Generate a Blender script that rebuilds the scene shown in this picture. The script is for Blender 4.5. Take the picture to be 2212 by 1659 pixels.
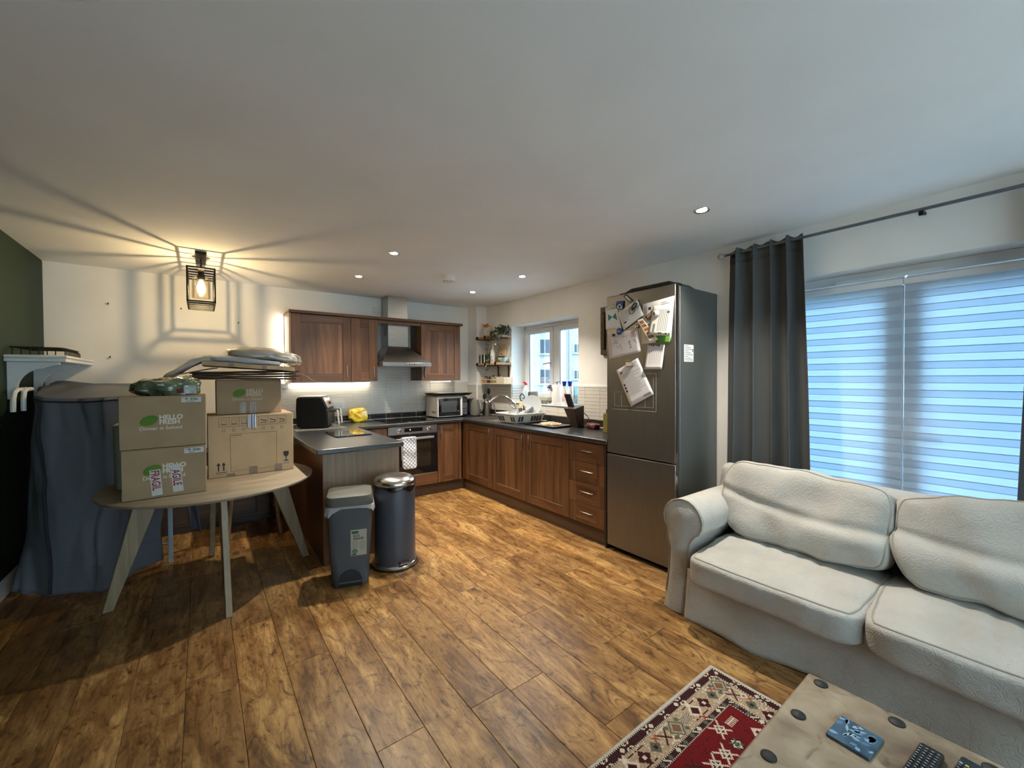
import bpy, bmesh, math, random
from mathutils import Matrix, Vector, noise
random.seed(7)
for o in list(bpy.data.objects): bpy.data.objects.remove(o)
S = bpy.context.scene; COL = S.collection
PI = math.pi; R = math.radians

# ------------------------------------------------------------------ camera
def cam_axes(yaw, pit, roll):
    f = Vector((math.sin(yaw)*math.cos(pit), math.cos(yaw)*math.cos(pit), math.sin(pit)))
    r = Vector((math.cos(yaw), -math.sin(yaw), 0)); u = r.cross(f)
    return (r*math.cos(roll)+u*math.sin(roll), -r*math.sin(roll)+u*math.cos(roll), f)
cr, cu, cf = cam_axes(R(37.02), R(-0.88), R(-0.29))
cd = bpy.data.cameras.new('camera'); cam = bpy.data.objects.new('camera', cd); COL.objects.link(cam)
cd.sensor_width = 36; cd.sensor_fit = 'HORIZONTAL'; cd.lens = 890/2212*36; cd.clip_start = .02; cd.clip_end = 300
mw = Matrix.Identity(4)
for i in range(3): mw[i][0], mw[i][1], mw[i][2] = cr[i], cu[i], -cf[i]
mw[0][3], mw[1][3], mw[2][3] = 0, 0, 1.405
cam.matrix_world = mw; S.camera = cam

# ------------------------------------------------------------------ world, exposure
W = bpy.data.worlds.new('overcast_sky'); S.world = W; W.use_nodes = True
wb = W.node_tree.nodes['Background']; wb.inputs[0].default_value = (.54, .78, 1.0, 1); wb.inputs[1].default_value = 3.6
vs = S.view_settings; vs.view_transform = 'Standard'; vs.look = 'None'; vs.exposure = 2.0; vs.gamma = 1; vs.use_curve_mapping = False
S.cycles.use_denoising = True; S.cycles.max_bounces = 7; S.cycles.diffuse_bounces = 5; S.cycles.glossy_bounces = 3; S.cycles.transmission_bounces = 4; S.cycles.transparent_max_bounces = 10
S.cycles.use_adaptive_sampling = True; S.cycles.adaptive_threshold = .03; S.cycles.adaptive_min_samples = 36; S.cycles.use_light_tree = False
S.cycles.sample_clamp_indirect = 6; S.cycles.caustics_reflective = False; S.cycles.caustics_refractive = False
YF_ = -2.2
def portal(name, loc, sx, sz):
    l = bpy.data.lights.new(name, 'AREA'); l.shape = 'RECTANGLE'; l.size = sx; l.size_y = sz; l.cycles.is_portal = True
    o = bpy.data.objects.new(name, l); COL.objects.link(o); o.location = loc; o.rotation_euler = (0, R(90), 0)  # faces -x, into the room
    return o
portal('patio_daylight', (3.55, .45, 1.05), 2.1, 2.0)
portal('added_rear_fill', (1.3, YF_-.16, 1.2), 2.2, 3.6).rotation_euler = (R(90), 0, R(90)*0)  # portal of the added rear window, fill light from out of view
portal('kitchen_daylight', (3.55, 3.70, 1.55), 1.1, 1.2)

# ------------------------------------------------------------------ materials
MATS = {}
def nodes_of(m):
    m.use_nodes = True; nt = m.node_tree
    return nt, nt.nodes, nt.links, nt.nodes['Principled BSDF']
def mat(name, col, rough=.5, metal=0., var=0., scale=8., bump=0., bscale=40., coat=0., spec=.5, stretch=(1,1,1), sheen=0., trans=0.):
    if name in MATS: return MATS[name]
    m = bpy.data.materials.new(name); nt, N, L, P = nodes_of(m)
    P.inputs['Base Color'].default_value = (*col, 1); P.inputs['Roughness'].default_value = rough; P.inputs['Metallic'].default_value = metal
    P.inputs['Coat Weight'].default_value = coat; P.inputs['Specular IOR Level'].default_value = spec; P.inputs['Sheen Weight'].default_value = sheen
    P.inputs['Transmission Weight'].default_value = trans
    tc = N.new('ShaderNodeTexCoord'); mp = N.new('ShaderNodeMapping'); mp.inputs['Scale'].default_value = stretch; L.new(tc.outputs['Object'], mp.inputs[0])
    if not var and not bump: MATS[name] = m; return m
    nz = N.new('ShaderNodeTexNoise'); nz.inputs['Scale'].default_value = scale; nz.inputs['Detail'].default_value = 2; L.new(mp.outputs[0], nz.inputs['Vector'])
    rmp = N.new('ShaderNodeValToRGB'); v = max(var, .03)
    rmp.color_ramp.elements[0].position = .3; rmp.color_ramp.elements[1].position = .7
    rmp.color_ramp.elements[0].color = (*[c*(1-v) for c in col], 1); rmp.color_ramp.elements[1].color = (*[min(1, c*(1+v)) for c in col], 1)
    L.new(nz.outputs[0], rmp.inputs[0]); L.new(rmp.outputs[0], P.inputs['Base Color'])
    if bump:
        nb = N.new('ShaderNodeTexNoise'); nb.inputs['Scale'].default_value = bscale; nb.inputs['Detail'].default_value = 2; L.new(mp.outputs[0], nb.inputs['Vector'])
        b = N.new('ShaderNodeBump'); b.inputs['Strength'].default_value = bump; b.inputs['Distance'].default_value = .01
        L.new(nb.outputs[0], b.inputs['Height']); L.new(b.outputs[0], P.inputs['Normal'])
    MATS[name] = m; return m
def mathn(N, L, op, a, b=None):
    n = N.new('ShaderNodeMath'); n.operation = op
    for i, v in enumerate((a, b)):
        if v is None: continue
        if isinstance(v, (int, float)): n.inputs[i].default_value = v
        else: L.new(v, n.inputs[i])
    return n.outputs[0]
def ramp(N, L, src, stops):
    r = N.new('ShaderNodeValToRGB'); cr_ = r.color_ramp
    while len(cr_.elements) < len(stops): cr_.elements.new(.5)
    for e, (p, c) in zip(cr_.elements, stops): e.position = p; e.color = (*c, 1)
    L.new(src, r.inputs[0]); return r.outputs[0]
def wood(name, dark, light, axis='z', strips=14., stripvar=.35, rough=.42, gscale=1.6, dens=26., seed=0., bump=.12):
    """stave timber: grain along axis, staves of differing tone"""
    if name in MATS: return MATS[name]
    m = bpy.data.materials.new(name); nt, N, L, P = nodes_of(m)
    tc = N.new('ShaderNodeTexCoord'); oi = N.new('ShaderNodeObjectInfo')
    off = N.new('ShaderNodeVectorMath'); off.operation = 'ADD'; L.new(tc.outputs['Object'], off.inputs[0])
    cmb = N.new('ShaderNodeCombineXYZ'); r7 = mathn(N, L, 'MULTIPLY', oi.outputs['Random'], 7.)
    for i in range(3): L.new(r7, cmb.inputs[i])
    L.new(cmb.outputs[0], off.inputs[1])
    sep = N.new('ShaderNodeSeparateXYZ'); L.new(off.outputs[0], sep.inputs[0])
    if axis == 'z': h, a = mathn(N, L, 'ADD', sep.outputs[0], sep.outputs[1]), sep.outputs[2]; sc = (dens, dens, gscale)
    elif axis == 'h': h, a = sep.outputs[2], mathn(N, L, 'ADD', sep.outputs[0], sep.outputs[1]); sc = (gscale, gscale, dens)
    elif axis == 'x': h, a = sep.outputs[1], sep.outputs[0]; sc = (gscale, dens, dens)
    else: h, a = sep.outputs[0], sep.outputs[1]; sc = (dens, gscale, dens)
    st = mathn(N, L, 'FLOOR', mathn(N, L, 'MULTIPLY', h, strips))
    wn = N.new('ShaderNodeTexWhiteNoise'); wn.noise_dimensions = '1D'; L.new(st, wn.inputs['W'])
    mp = N.new('ShaderNodeMapping'); mp.inputs['Scale'].default_value = sc; L.new(off.outputs[0], mp.inputs[0])
    nz = N.new('ShaderNodeTexNoise'); nz.inputs['Scale'].default_value = 1.; nz.inputs['Detail'].default_value = 6; nz.inputs['Distortion'].default_value = .8
    L.new(mp.outputs[0], nz.inputs['Vector'])
    col = ramp(N, L, nz.outputs[0], [(.3, dark), (.72, light)])
    mx = N.new('ShaderNodeMix'); mx.data_type = 'RGBA'; mx.blend_type = 'MULTIPLY'; mx.inputs[0].default_value = 1
    g = mathn(N, L, 'ADD', mathn(N, L, 'MULTIPLY', wn.outputs[0], stripvar), 1-stripvar*.6)
    cg = N.new('ShaderNodeCombineXYZ'); [L.new(g, cg.inputs[i]) for i in range(3)]
    L.new(col, mx.inputs[6]); L.new(cg.outputs[0], mx.inputs[7]); L.new(mx.outputs[2], P.inputs['Base Color'])
    P.inputs['Roughness'].default_value = rough
    b = N.new('ShaderNodeBump'); b.inputs['Strength'].default_value = bump; b.inputs['Distance'].default_value = .004; L.new(nz.outputs[0], b.inputs['Height']); L.new(b.outputs[0], P.inputs['Normal'])
    MATS[name] = m; return m
def emis(name, col, strength):
    if name in MATS: return MATS[name]
    m = bpy.data.materials.new(name); nt, N, L, P = nodes_of(m)
    P.inputs['Base Color'].default_value = (*col, 1); P.inputs['Emission Color'].default_value = (*col, 1); P.inputs['Emission Strength'].default_value = strength
    MATS[name] = m; return m
def clear(name, tint=(1,1,1), gloss=.08, rough=.02):
    """thin clear pane, bottle or film: passes light straight through, fresnel gloss on top"""
    if name in MATS: return MATS[name]
    m = bpy.data.materials.new(name); m.use_nodes = True; nt = m.node_tree; N = nt.nodes; L = nt.links; N.clear()
    out = N.new('ShaderNodeOutputMaterial'); mix = N.new('ShaderNodeMixShader'); tr = N.new('ShaderNodeBsdfTransparent'); gl = N.new('ShaderNodeBsdfGlossy')
    tr.inputs[0].default_value = (*tint, 1); gl.inputs[0].default_value = (1,1,1,1); gl.inputs['Roughness'].default_value = rough
    fr = N.new('ShaderNodeLayerWeight'); fr.inputs[0].default_value = .25
    f2 = mathn(N, L, 'ADD', mathn(N, L, 'MULTIPLY', fr.outputs['Fresnel'], .6), gloss)
    L.new(f2, mix.inputs[0]); L.new(tr.outputs[0], mix.inputs[1]); L.new(gl.outputs[0], mix.inputs[2]); L.new(mix.outputs[0], out.inputs[0])
    MATS[name] = m; return m
def cloth(name, col, transl, trc=None, weave=900., rough=.9):
    """woven fabric that lets some light through"""
    if name in MATS: return MATS[name]
    m = bpy.data.materials.new(name); nt, N, L, P = nodes_of(m)
    P.inputs['Base Color'].default_value = (*col, 1); P.inputs['Roughness'].default_value = rough; P.inputs['Specular IOR Level'].default_value = .15
    tl = N.new('ShaderNodeBsdfTranslucent'); tl.inputs[0].default_value = (*(trc or col), 1)
    tc = N.new('ShaderNodeTexCoord'); nz = N.new('ShaderNodeTexNoise'); nz.inputs['Scale'].default_value = weave; L.new(tc.outputs['Object'], nz.inputs['Vector'])
    b = N.new('ShaderNodeBump'); b.inputs['Strength'].default_value = .15; b.inputs['Distance'].default_value = .002; L.new(nz.outputs[0], b.inputs['Height']); L.new(b.outputs[0], P.inputs['Normal'])
    mix = N.new('ShaderNodeMixShader'); mix.inputs[0].default_value = transl
    L.new(P.outputs[0], mix.inputs[1]); L.new(tl.outputs[0], mix.inputs[2]); L.new(mix.outputs[0], N['Material Output'].inputs[0])
    MATS[name] = m; return m

# ------------------------------------------------------------------ mesh builder
WM = {}          # world matrices of everything that parents something
def tag(o, label=None, cat=None, group=None, kind=None):
    if label: o['label'] = label
    if cat: o['category'] = cat
    if group: o['group'] = group
    if kind: o['kind'] = kind
    return o
def thing(name, label, cat, loc=(0,0,0), rotz=0., group=None):
    o = bpy.data.objects.new(name, None); COL.objects.link(o); o.location = loc; o.rotation_euler = (0,0,rotz); o.empty_display_size = .05
    WM[o.name] = Matrix.Translation(loc) @ Matrix.Rotation(rotz, 4, 'Z')
    return tag(o, label, cat, group)
class MB:
    def __init__(s): s.v = []; s.f = []
    def add(s, vs_, fs_):
        n = len(s.v); s.v += [tuple(v) for v in vs_]; s.f += [tuple(i+n for i in f) for f in fs_]; return s
    def box(s, a, b):
        x0, x1 = sorted((a[0], b[0])); y0, y1 = sorted((a[1], b[1])); z0, z1 = sorted((a[2], b[2]))
        return s.add([(x0,y0,z0),(x1,y0,z0),(x1,y1,z0),(x0,y1,z0),(x0,y0,z1),(x1,y0,z1),(x1,y1,z1),(x0,y1,z1)],
                     [(0,3,2,1),(4,5,6,7),(0,1,5,4),(1,2,6,5),(2,3,7,6),(3,0,4,7)])
    def hexa(s, p): return s.add(p, [(0,3,2,1),(4,5,6,7),(0,1,5,4),(1,2,6,5),(2,3,7,6),(3,0,4,7)])
    def quad(s, *p): return s.add(p, [tuple(range(len(p)))])
    def tube(s, pts, r, n=8, cap=True, closed=False):
        pts = [Vector(p) for p in pts]; rr = r if isinstance(r, (list, tuple)) else [r]*len(pts); vs_ = []; fs_ = []
        m = len(pts); t0 = (pts[1]-pts[0]).normalized(); up = Vector((0,0,1)) if abs(t0.z) < .9 else Vector((1,0,0)); side = t0.cross(up).normalized()
        for i, p in enumerate(pts):
            if closed: t = (pts[(i+1) % m]-pts[i-1])
            else: t = (pts[min(i+1, m-1)]-pts[max(i-1, 0)])
            t = t.normalized() if t.length > 1e-9 else t0
            side = (side - t*side.dot(t)).normalized(); w = t.cross(side)
            for k in range(n):
                a = 2*PI*k/n; vs_.append(p+(side*math.cos(a)+w*math.sin(a))*rr[i])
        for i in range(m if closed else m-1):
            j = (i+1) % m
            for k in range(n): fs_.append((i*n+k, i*n+(k+1) % n, j*n+(k+1) % n, j*n+k))
        if cap and not closed: fs_ += [tuple(range(n))[::-1], tuple((m-1)*n+k for k in range(n))]
        return s.add(vs_, fs_)
    def lathe(s, prof, c=(0,0,0), n=24, axis='z', sx=1., sy=1.):
        vs_ = []; fs_ = []; m = len(prof)
        for r, h in prof:
            for k in range(n):
                a = 2*PI*k/n; x, y = r*math.cos(a)*sx, r*math.sin(a)*sy
                if axis == 'z': q = (c[0]+x, c[1]+y, c[2]+h)
                elif axis == 'x': q = (c[0]+h, c[1]+x, c[2]+y)
                else: q = (c[0]+x, c[1]+h, c[2]+y)
                vs_.append(q)
        for i in range(m-1):
            for k in range(n): fs_.append((i*n+k, i*n+(k+1) % n, (i+1)*n+(k+1) % n, (i+1)*n+k))
        if prof[0][0] > 1e-5: fs_.append(tuple(range(n))[::-1])
        if prof[-1][0] > 1e-5: fs_.append(tuple((m-1)*n+k for k in range(n)))
        return s.add(vs_, fs_)
    def prism(s, poly, fn, h0, h1):
        """poly (a,b) pairs extruded h0..h1; fn(a,b,h)->xyz"""
        n = len(poly); vs_ = [fn(a, b, h0) for a, b in poly]+[fn(a, b, h1) for a, b in poly]
        return s.add(vs_, [tuple(range(n))[::-1], tuple(range(n, 2*n))]+[(i, (i+1) % n, n+(i+1) % n, n+i) for i in range(n)])
    def grid(s, fn, nu, nv, closed=False):
        vs_ = [fn(u/nu, v/nv) for v in range(nv+1) for u in range(nu if closed else nu+1)]; w = nu if closed else nu+1; fs_ = []
        for v in range(nv):
            for u in range(nu):
                u2 = (u+1) % w if closed else u+1
                fs_.append((v*w+u, v*w+u2, (v+1)*w+u2, (v+1)*w+u))
        return s.add(vs_, fs_)
    def shell(s, fn, n=10):
        """closed cube-mapped surface: fn(p) maps p in [-1,1]^3 surface"""
        idx = {}; vs_ = []; fs_ = []
        def vid(i, j, k):
            t = (i, j, k)
            if t not in idx: idx[t] = len(vs_); vs_.append(fn(Vector((2*i/n-1, 2*j/n-1, 2*k/n-1))))
            return idx[t]
        for a in range(n):
            for b in range(n):
                for w_ in (0, n):
                    q = [(a,b,w_),(a+1,b,w_),(a+1,b+1,w_),(a,b+1,w_)]
                    if w_ == 0: q = q[::-1]
                    for perm in ((0,1,2),(2,0,1),(1,2,0)):
                        fs_.append(tuple(vid(*[t[i] for i in perm]) for t in q))
        return s.add(vs_, fs_)
    def build(s, name, m, parent=None, local=False, smooth=False, bevel=0., seg=2, sharp=35, solid=0., sub=0, label=None, cat=None, group=None, kind=None):
        vs_ = [Vector(v) for v in s.v]; loc = None
        if parent is not None:
            if not local:
                inv = WM[parent.name].inverted(); vs_ = [inv @ v for v in vs_]
        else:
            xs, ys, zs = zip(*[(v.x, v.y, v.z) for v in vs_]); loc = Vector(((min(xs)+max(xs))/2, (min(ys)+max(ys))/2, min(zs))); vs_ = [v-loc for v in vs_]
        me = bpy.data.meshes.new(name); me.from_pydata(vs_, [], s.f); me.validate(); me.update()
        bm = bmesh.new(); bm.from_mesh(me); bmesh.ops.recalc_face_normals(bm, faces=bm.faces); bm.to_mesh(me); bm.free()
        if smooth:
            me.polygons.foreach_set('use_smooth', [True]*len(me.polygons)); me.set_sharp_from_angle(angle=R(sharp))
        me.materials.append(m)
        o = bpy.data.objects.new(name, me); COL.objects.link(o)
        if parent is not None: o.parent = parent; WM[o.name] = WM[parent.name]
        else: o.location = loc; WM[o.name] = Matrix.Translation(loc)
        if solid: md = o.modifiers.new('solid', 'SOLIDIFY'); md.thickness = solid; md.offset = 0
        if bevel: md = o.modifiers.new('bevel', 'BEVEL'); md.width = bevel; md.segments = seg; md.limit_method = 'ANGLE'; md.angle_limit = R(40)
        if sub: md = o.modifiers.new('sub', 'SUBSURF'); md.levels = sub; md.render_levels = sub
        return tag(o, label, cat, group, kind)
def bx(name, a, b, m, parent=None, bevel=.002, **k): return MB().box(a, b).build(name, m, parent, bevel=bevel, smooth=bevel > 0, **k)
def copy_tree(o, parent=None, dloc=None):
    c = o.copy(); COL.objects.link(c); c.parent = parent
    WM[c.name] = WM.get(o.name, Matrix.Identity(4))
    if dloc is not None: c.location = o.location+Vector(dloc); WM[c.name] = Matrix.Translation(dloc) @ WM[c.name]
    for ch in list(o.children): copy_tree(ch, c)
    return c
FONT_CACHE = {}
def text(body, size, fn, m, name='lettering', parent=None, bold=0., align='LEFT', sx=1., thick=.0006, local=False):
    """flat lettering laid on a surface: fn(a,b,h) maps text plane coordinates to space"""
    key = (body, bold)
    if key not in FONT_CACHE:
        cu_ = bpy.data.curves.new('t', 'FONT'); cu_.body = body; cu_.offset = bold; cu_.fill_mode = 'FRONT'; cu_.resolution_u = 3
        ob = bpy.data.objects.new('t', cu_); COL.objects.link(ob); dg = bpy.context.evaluated_depsgraph_get(); dg.update()
        me = bpy.data.meshes.new_from_object(ob.evaluated_get(dg)); bpy.data.objects.remove(ob)
        FONT_CACHE[key] = ([(v.co.x, v.co.y) for v in me.vertices], [tuple(p.vertices) for p in me.polygons]); bpy.data.meshes.remove(me)
    pv, pf = FONT_CACHE[key]; wid = max(p[0] for p in pv)*size*sx; o0 = {'LEFT': 0, 'CENTER': -wid/2, 'RIGHT': -wid}[align]
    mb = MB(); mb.add([fn(x*size*sx+o0, y*size, thick) for x, y in pv], pf)
    return mb.build(name, m, parent, local=local)
def noisev(p, sc, seed=0.): return noise.noise(Vector((p[0]*sc+seed, p[1]*sc-seed*1.7, p[2]*sc+seed*.6)))
def rrect(x0, y0, x1, y1, r, n=4):
    out = []
    for cx, cy, a0 in ((x1-r, y1-r, 0), (x0+r, y1-r, 90), (x0+r, y0+r, 180), (x1-r, y0+r, 270)):
        for k in range(n+1): a = R(a0+90*k/n); out.append((cx+r*math.cos(a), cy+r*math.sin(a)))
    return out
# ------------------------------------------------------------------ shared materials
XL, XR, YB, YF, ZC, ZT = -1.045, 3.231, 5.106, -2.2, 2.4, .892
M_wall = mat('wall_paint', (.84,.82,.78), .75, var=.02, scale=3)
M_ceil = mat('ceiling_paint', (.87,.87,.86), .85, var=.02, scale=2)
M_green = mat('green_paint', (.007,.026,.0085), .7, var=.06, scale=4)
M_gloss = mat('white_gloss', (.78,.78,.76), .3, var=.02)
M_upvc = mat('white_upvc', (.74,.75,.76), .28, var=.02)
M_wp = mat('white_plastic', (.75,.74,.71), .4, var=.03)
M_chrome = mat('chrome', (.75,.75,.76), .12, 1.)
M_steel = mat('brushed_steel', (.46,.44,.41), .3, 1., var=.08, scale=6, stretch=(1,1,60))
M_steelh = mat('brushed_steel_horizontal', (.46,.44,.41), .32, 1., var=.08, scale=6, stretch=(1,1,90))
M_fridge = mat('fridge_steel', (.20,.195,.185), .34, .85, var=.06, scale=5, stretch=(1,40,1), bump=.02, bscale=60)
M_fridge_side = mat('fridge_grey_side', (.15,.165,.16), .38, .5, var=.04, scale=300, bump=.03, bscale=500)
M_black = mat('black_plastic', (.014,.014,.015), .38, var=.1)
M_blackg = mat('black_glass', (.006,.006,.007), .05, spec=.6, coat=.3)
M_blackm = mat('black_metal', (.012,.012,.012), .45, .6)
M_white = mat('white_paper', (.78,.77,.75), .7, var=.03, scale=12, bump=.08, bscale=20)
M_ink = mat('black_ink', (.02,.02,.022), .7)
M_inkg = mat('grey_ink', (.2,.2,.21), .7)
WD, WL = (.080,.032,.012), (.185,.083,.033)
M_woodv = wood('walnut_grain_up', WD, WL, 'z')
M_woodh = wood('walnut_grain_across', WD, WL, 'h', strips=9.)
M_woodpanel = wood('walnut_panel', (.088,.036,.014), (.205,.095,.039), 'z', strips=18., stripvar=.5)
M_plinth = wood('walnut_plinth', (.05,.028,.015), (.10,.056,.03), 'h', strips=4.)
M_endpanel = wood('pale_walnut_end', (.26,.165,.10), (.40,.27,.175), 'z', strips=6., stripvar=.15, dens=40.)
M_dark_in = mat('cabinet_shadow_gap', (.03,.02,.014), .8)
def worktop_mat():
    m = bpy.data.materials.new('black_laminate'); nt, N, L, P = nodes_of(m)
    tc = N.new('ShaderNodeTexCoord'); vo = N.new('ShaderNodeTexVoronoi'); vo.inputs['Scale'].default_value = 160; L.new(tc.outputs['Object'], vo.inputs['Vector'])
    nz = N.new('ShaderNodeTexNoise'); nz.inputs['Scale'].default_value = 26; nz.inputs['Detail'].default_value = 8; L.new(tc.outputs['Object'], nz.inputs['Vector'])
    c = ramp(N, L, nz.outputs[0], [(.0,(.010,.010,.011)),(.58,(.018,.018,.019)),(.68,(.035,.034,.034)),(.8,(.10,.095,.09))]); L.new(c, P.inputs['Base Color'])
    P.inputs['Roughness'].default_value = .32; P.inputs['Specular IOR Level'].default_value = .9
    b = N.new('ShaderNodeBump'); b.inputs['Strength'].default_value = .06; b.inputs['Distance'].default_value = .002; L.new(vo.outputs[0], b.inputs['Height']); L.new(b.outputs[0], P.inputs['Normal'])
    return m
M_top = worktop_mat()
def floor_mat():
    m = bpy.data.materials.new('rustic_oak_plank'); nt, N, L, P = nodes_of(m)
    tc = N.new('ShaderNodeTexCoord'); oi = N.new('ShaderNodeObjectInfo'); add = N.new('ShaderNodeVectorMath'); add.operation = 'ADD'
    cmb = N.new('ShaderNodeCombineXYZ'); L.new(mathn(N, L, 'MULTIPLY', oi.outputs['Random'], 31.), cmb.inputs[0]); L.new(mathn(N, L, 'MULTIPLY', oi.outputs['Random'], 17.), cmb.inputs[1])
    L.new(tc.outputs['Object'], add.inputs[0]); L.new(cmb.outputs[0], add.inputs[1])
    def nzs(scale, sc, det=6, dist=0., rough=.6):
        mp = N.new('ShaderNodeMapping'); mp.inputs['Scale'].default_value = sc; L.new(add.outputs[0], mp.inputs[0])
        n = N.new('ShaderNodeTexNoise'); n.inputs['Scale'].default_value = scale; n.inputs['Detail'].default_value = det; n.inputs['Distortion'].default_value = dist; n.inputs['Roughness'].default_value = rough
        L.new(mp.outputs[0], n.inputs['Vector']); return n.outputs[0]
    big = nzs(1., (9., 2.2, 1), 5, 1.2, .6); grain = nzs(1., (60, 5, 1), 7, .6, .7); knots = nzs(1., (14, 7, 1), 8, 2.6, .72)
    base = ramp(N, L, big, [(.26,(.12,.055,.016)),(.47,(.33,.175,.058)),(.70,(.60,.375,.145))])
    g = ramp(N, L, grain, [(.32,(.42,.36,.30)),(.56,(1,1,1))])
    k = ramp(N, L, knots, [(.36,(.16,.11,.08)),(.44,(.72,.68,.62)),(.56,(1,1,1))])
    def mul(a, b, f=1.):
        x = N.new('ShaderNodeMix'); x.data_type = 'RGBA'; x.blend_type = 'MULTIPLY'; x.inputs[0].default_value = f; L.new(a, x.inputs[6]); L.new(b, x.inputs[7]); return x.outputs[2]
    c = mul(mul(base, g, .8), k, .85)
    t = ramp(N, L, oi.outputs['Random'], [(0,(.68,.64,.62)),(.5,(.95,.95,.95)),(1,(1.0,.95,.86))]); c = mul(c, t)
    L.new(c, P.inputs['Base Color'])
    L.new(ramp(N, L, grain, [(.3,(.42,)*3),(.7,(.25,)*3)]), P.inputs['Roughness']); P.inputs['Specular IOR Level'].default_value = .5
    b = N.new('ShaderNodeBump'); b.inputs['Strength'].default_value = .14; b.inputs['Distance'].default_value = .003; L.new(grain, b.inputs['Height']); L.new(b.outputs[0], P.inputs['Normal'])
    return m
M_floor = floor_mat()

# ------------------------------------------------------------------ room shell
st = dict(kind='structure')
floor = bx('floor', (XL-.1, YF-.1, -.12), (XR+.32, YB+.1, -.011), M_plinth, bevel=0, **st)
def plank_mesh(w, l):
    g, c = .0006, .0016; mb = MB(); a, b = w/2-g, l/2-g
    mb.hexa([(-a,-b,-.011),(a,-b,-.011),(a,b,-.011),(-a,b,-.011),(-a,-b,-c),(a,-b,-c),(a,b,-c),(-a,b,-c)])
    mb.f = [f for f in mb.f if f != (4,5,6,7)]
    mb.v += [(-a+c,-b+c,0),(a-c,-b+c,0),(a-c,b-c,0),(-a+c,b-c,0)]
    mb.f += [(8,9,10,11),(4,5,9,8),(5,6,10,9),(6,7,11,10),(7,4,8,11)]
    me = bpy.data.meshes.new('plank'); me.from_pydata(mb.v, [], mb.f); me.update(); me.materials.append(M_floor); return me
PM = {}
PWID, PLEN = .194, 1.26
nx = int((XR+.1-XL)/PWID)+1
for i in range(nx):
    y = -.95-random.random()*PLEN*.9
    while y < YB:
        y0, y1 = max(y, -1.0), min(y+PLEN, YB); x0 = XL+i*PWID; x1 = min(x0+PWID, XR)
        if y1-y0 > .05 and x1-x0 > .03:
            key = (round(x1-x0, 3), round(y1-y0, 3))
            if key not in PM: PM[key] = plank_mesh(*key)
            o = bpy.data.objects.new('plank', PM[key]); COL.objects.link(o); o.parent = floor
            o.location = Vector(((x0+x1)/2, (y0+y1)/2, 0))-floor.location
        y += PLEN
bx('ceiling', (XL-.1, YF-.1, ZC), (XR+.32, YB+.1, ZC+.1), M_ceil, bevel=0, **st)
bx('wall_left', (XL-.1, YF, 0), (XL, YB, ZC), M_green, bevel=0, **st)
wall_back = bx('wall_back', (XL-.1, YB, 0), (XR+.32, YB+.1, ZC), M_wall, bevel=0, **st)
fw = MB(); RX0, RX1, RZ0, RZ1 = -.5, 3.0, .12, 2.2  # opening for the added rear fill window
for a, b in (((XL-.1,0),(RX0,ZC)), ((RX1,0),(XR+.32,ZC)), ((RX0,0),(RX1,RZ0)), ((RX0,RZ1),(RX1,ZC))): fw.box((a[0], YF-.1, a[1]), (b[0], YF, b[1]))
fw.build('wall_front', M_wall, **st)
WY0, WY1, WZ0, WZ1 = 3.10, 4.292, 1.078, 2.08
DY0, DY1, DZ1 = -.34, 1.47, 2.066
XO = XR+.32
rw = MB()
for a, b in [((YF,0),(DY0,ZC)), ((DY0,DZ1),(DY1,ZC)), ((DY1,0),(WY0,ZC)), ((WY0,0),(WY1,WZ0)), ((WY0,WZ1),(WY1,ZC)), ((WY1,0),(YB,ZC))]:
    rw.box((XR, a[0], a[1]), (XO, b[0], b[1]))
wall_right = rw.build('wall_right', M_wall, **st)
wall_col = bx('wall_corner', (3.06, 4.866, 0), (XR-.0005, YB-.0005, ZC-.0005), M_wall, bevel=.003, **st)
bx('baseboard_left', (XL, YF, 0), (XL+.016, YB, .115), M_gloss, bevel=.004, **st)
bx('baseboard_back', (XL+.017, YB-.016, 0), (.70, YB, .115), M_gloss, bevel=.004, **st)
bx('trim_1', (XL+.0005, YB-.0125, ZC-.012), (XL+.012, YB-.0005, ZC-.0005), M_gloss, bevel=0, **st)

# ------------------------------------------------------------------ wall tiles
M_tile = mat('cream_ribbed_tile', (.64,.60,.54), .3, var=.03, scale=30, bump=.03, bscale=60)
M_tiled = mat('charcoal_tile', (.028,.026,.025), .22, var=.2, scale=20)
M_grout = mat('pale_grout', (.85,.83,.79), .8)
BACKF = lambda a, b, h: (a, YB-h, b)          # a along x, b up, h out of the back wall
RIGHTF = lambda a, b, h: (XR-h, a, b)         # a along y, out of the window wall
COLF = lambda a, b, h: (3.06-h, a, b)
COLF2 = lambda a, b, h: (a, 4.866-h, b)
def tile(fn, a0, a1, z0, z1, parent, m=None, rib=.0352, name='tile'):
    g = .0018; a0 += g; a1 -= g; prof = []; n = max(1, round((z1-z0)/rib)); p = (z1-z0)/n
    for k in range(n):
        b0 = z0+k*p; prof += [(b0+.0017, .0005), (b0+.0017, .0062), (b0+.003, .0075), (b0+p-.003, .0075), (b0+p-.0017, .0062), (b0+p-.0017, .0005)]
    poly = [(z0+g, .0005)]+prof+[(z1-g, .0005)]
    MB().prism(poly, lambda b, h, a: fn(a, b, h), a0, a1).build(name, m or M_tile, parent)
def tiles(fn, a0, a1, z0, z1, parent, pitch=.2025, off=.843, m=None, rib=.0352, name='tile'):
    k = math.floor((a0-off)/pitch); x = off+k*pitch
    while x < a1-.004:
        u0, u1 = max(x, a0), min(x+pitch, a1)
        if u1-u0 > .012: tile(fn, u0, u1, z0, z1, parent, m, rib, name)
        x += pitch
def grout(fn, a0, a1, z0, z1, parent):
    MB().box(fn(a0, z0, .0002), fn(a1, z1, .0042)).build('grout_bed', M_grout, parent)
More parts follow.
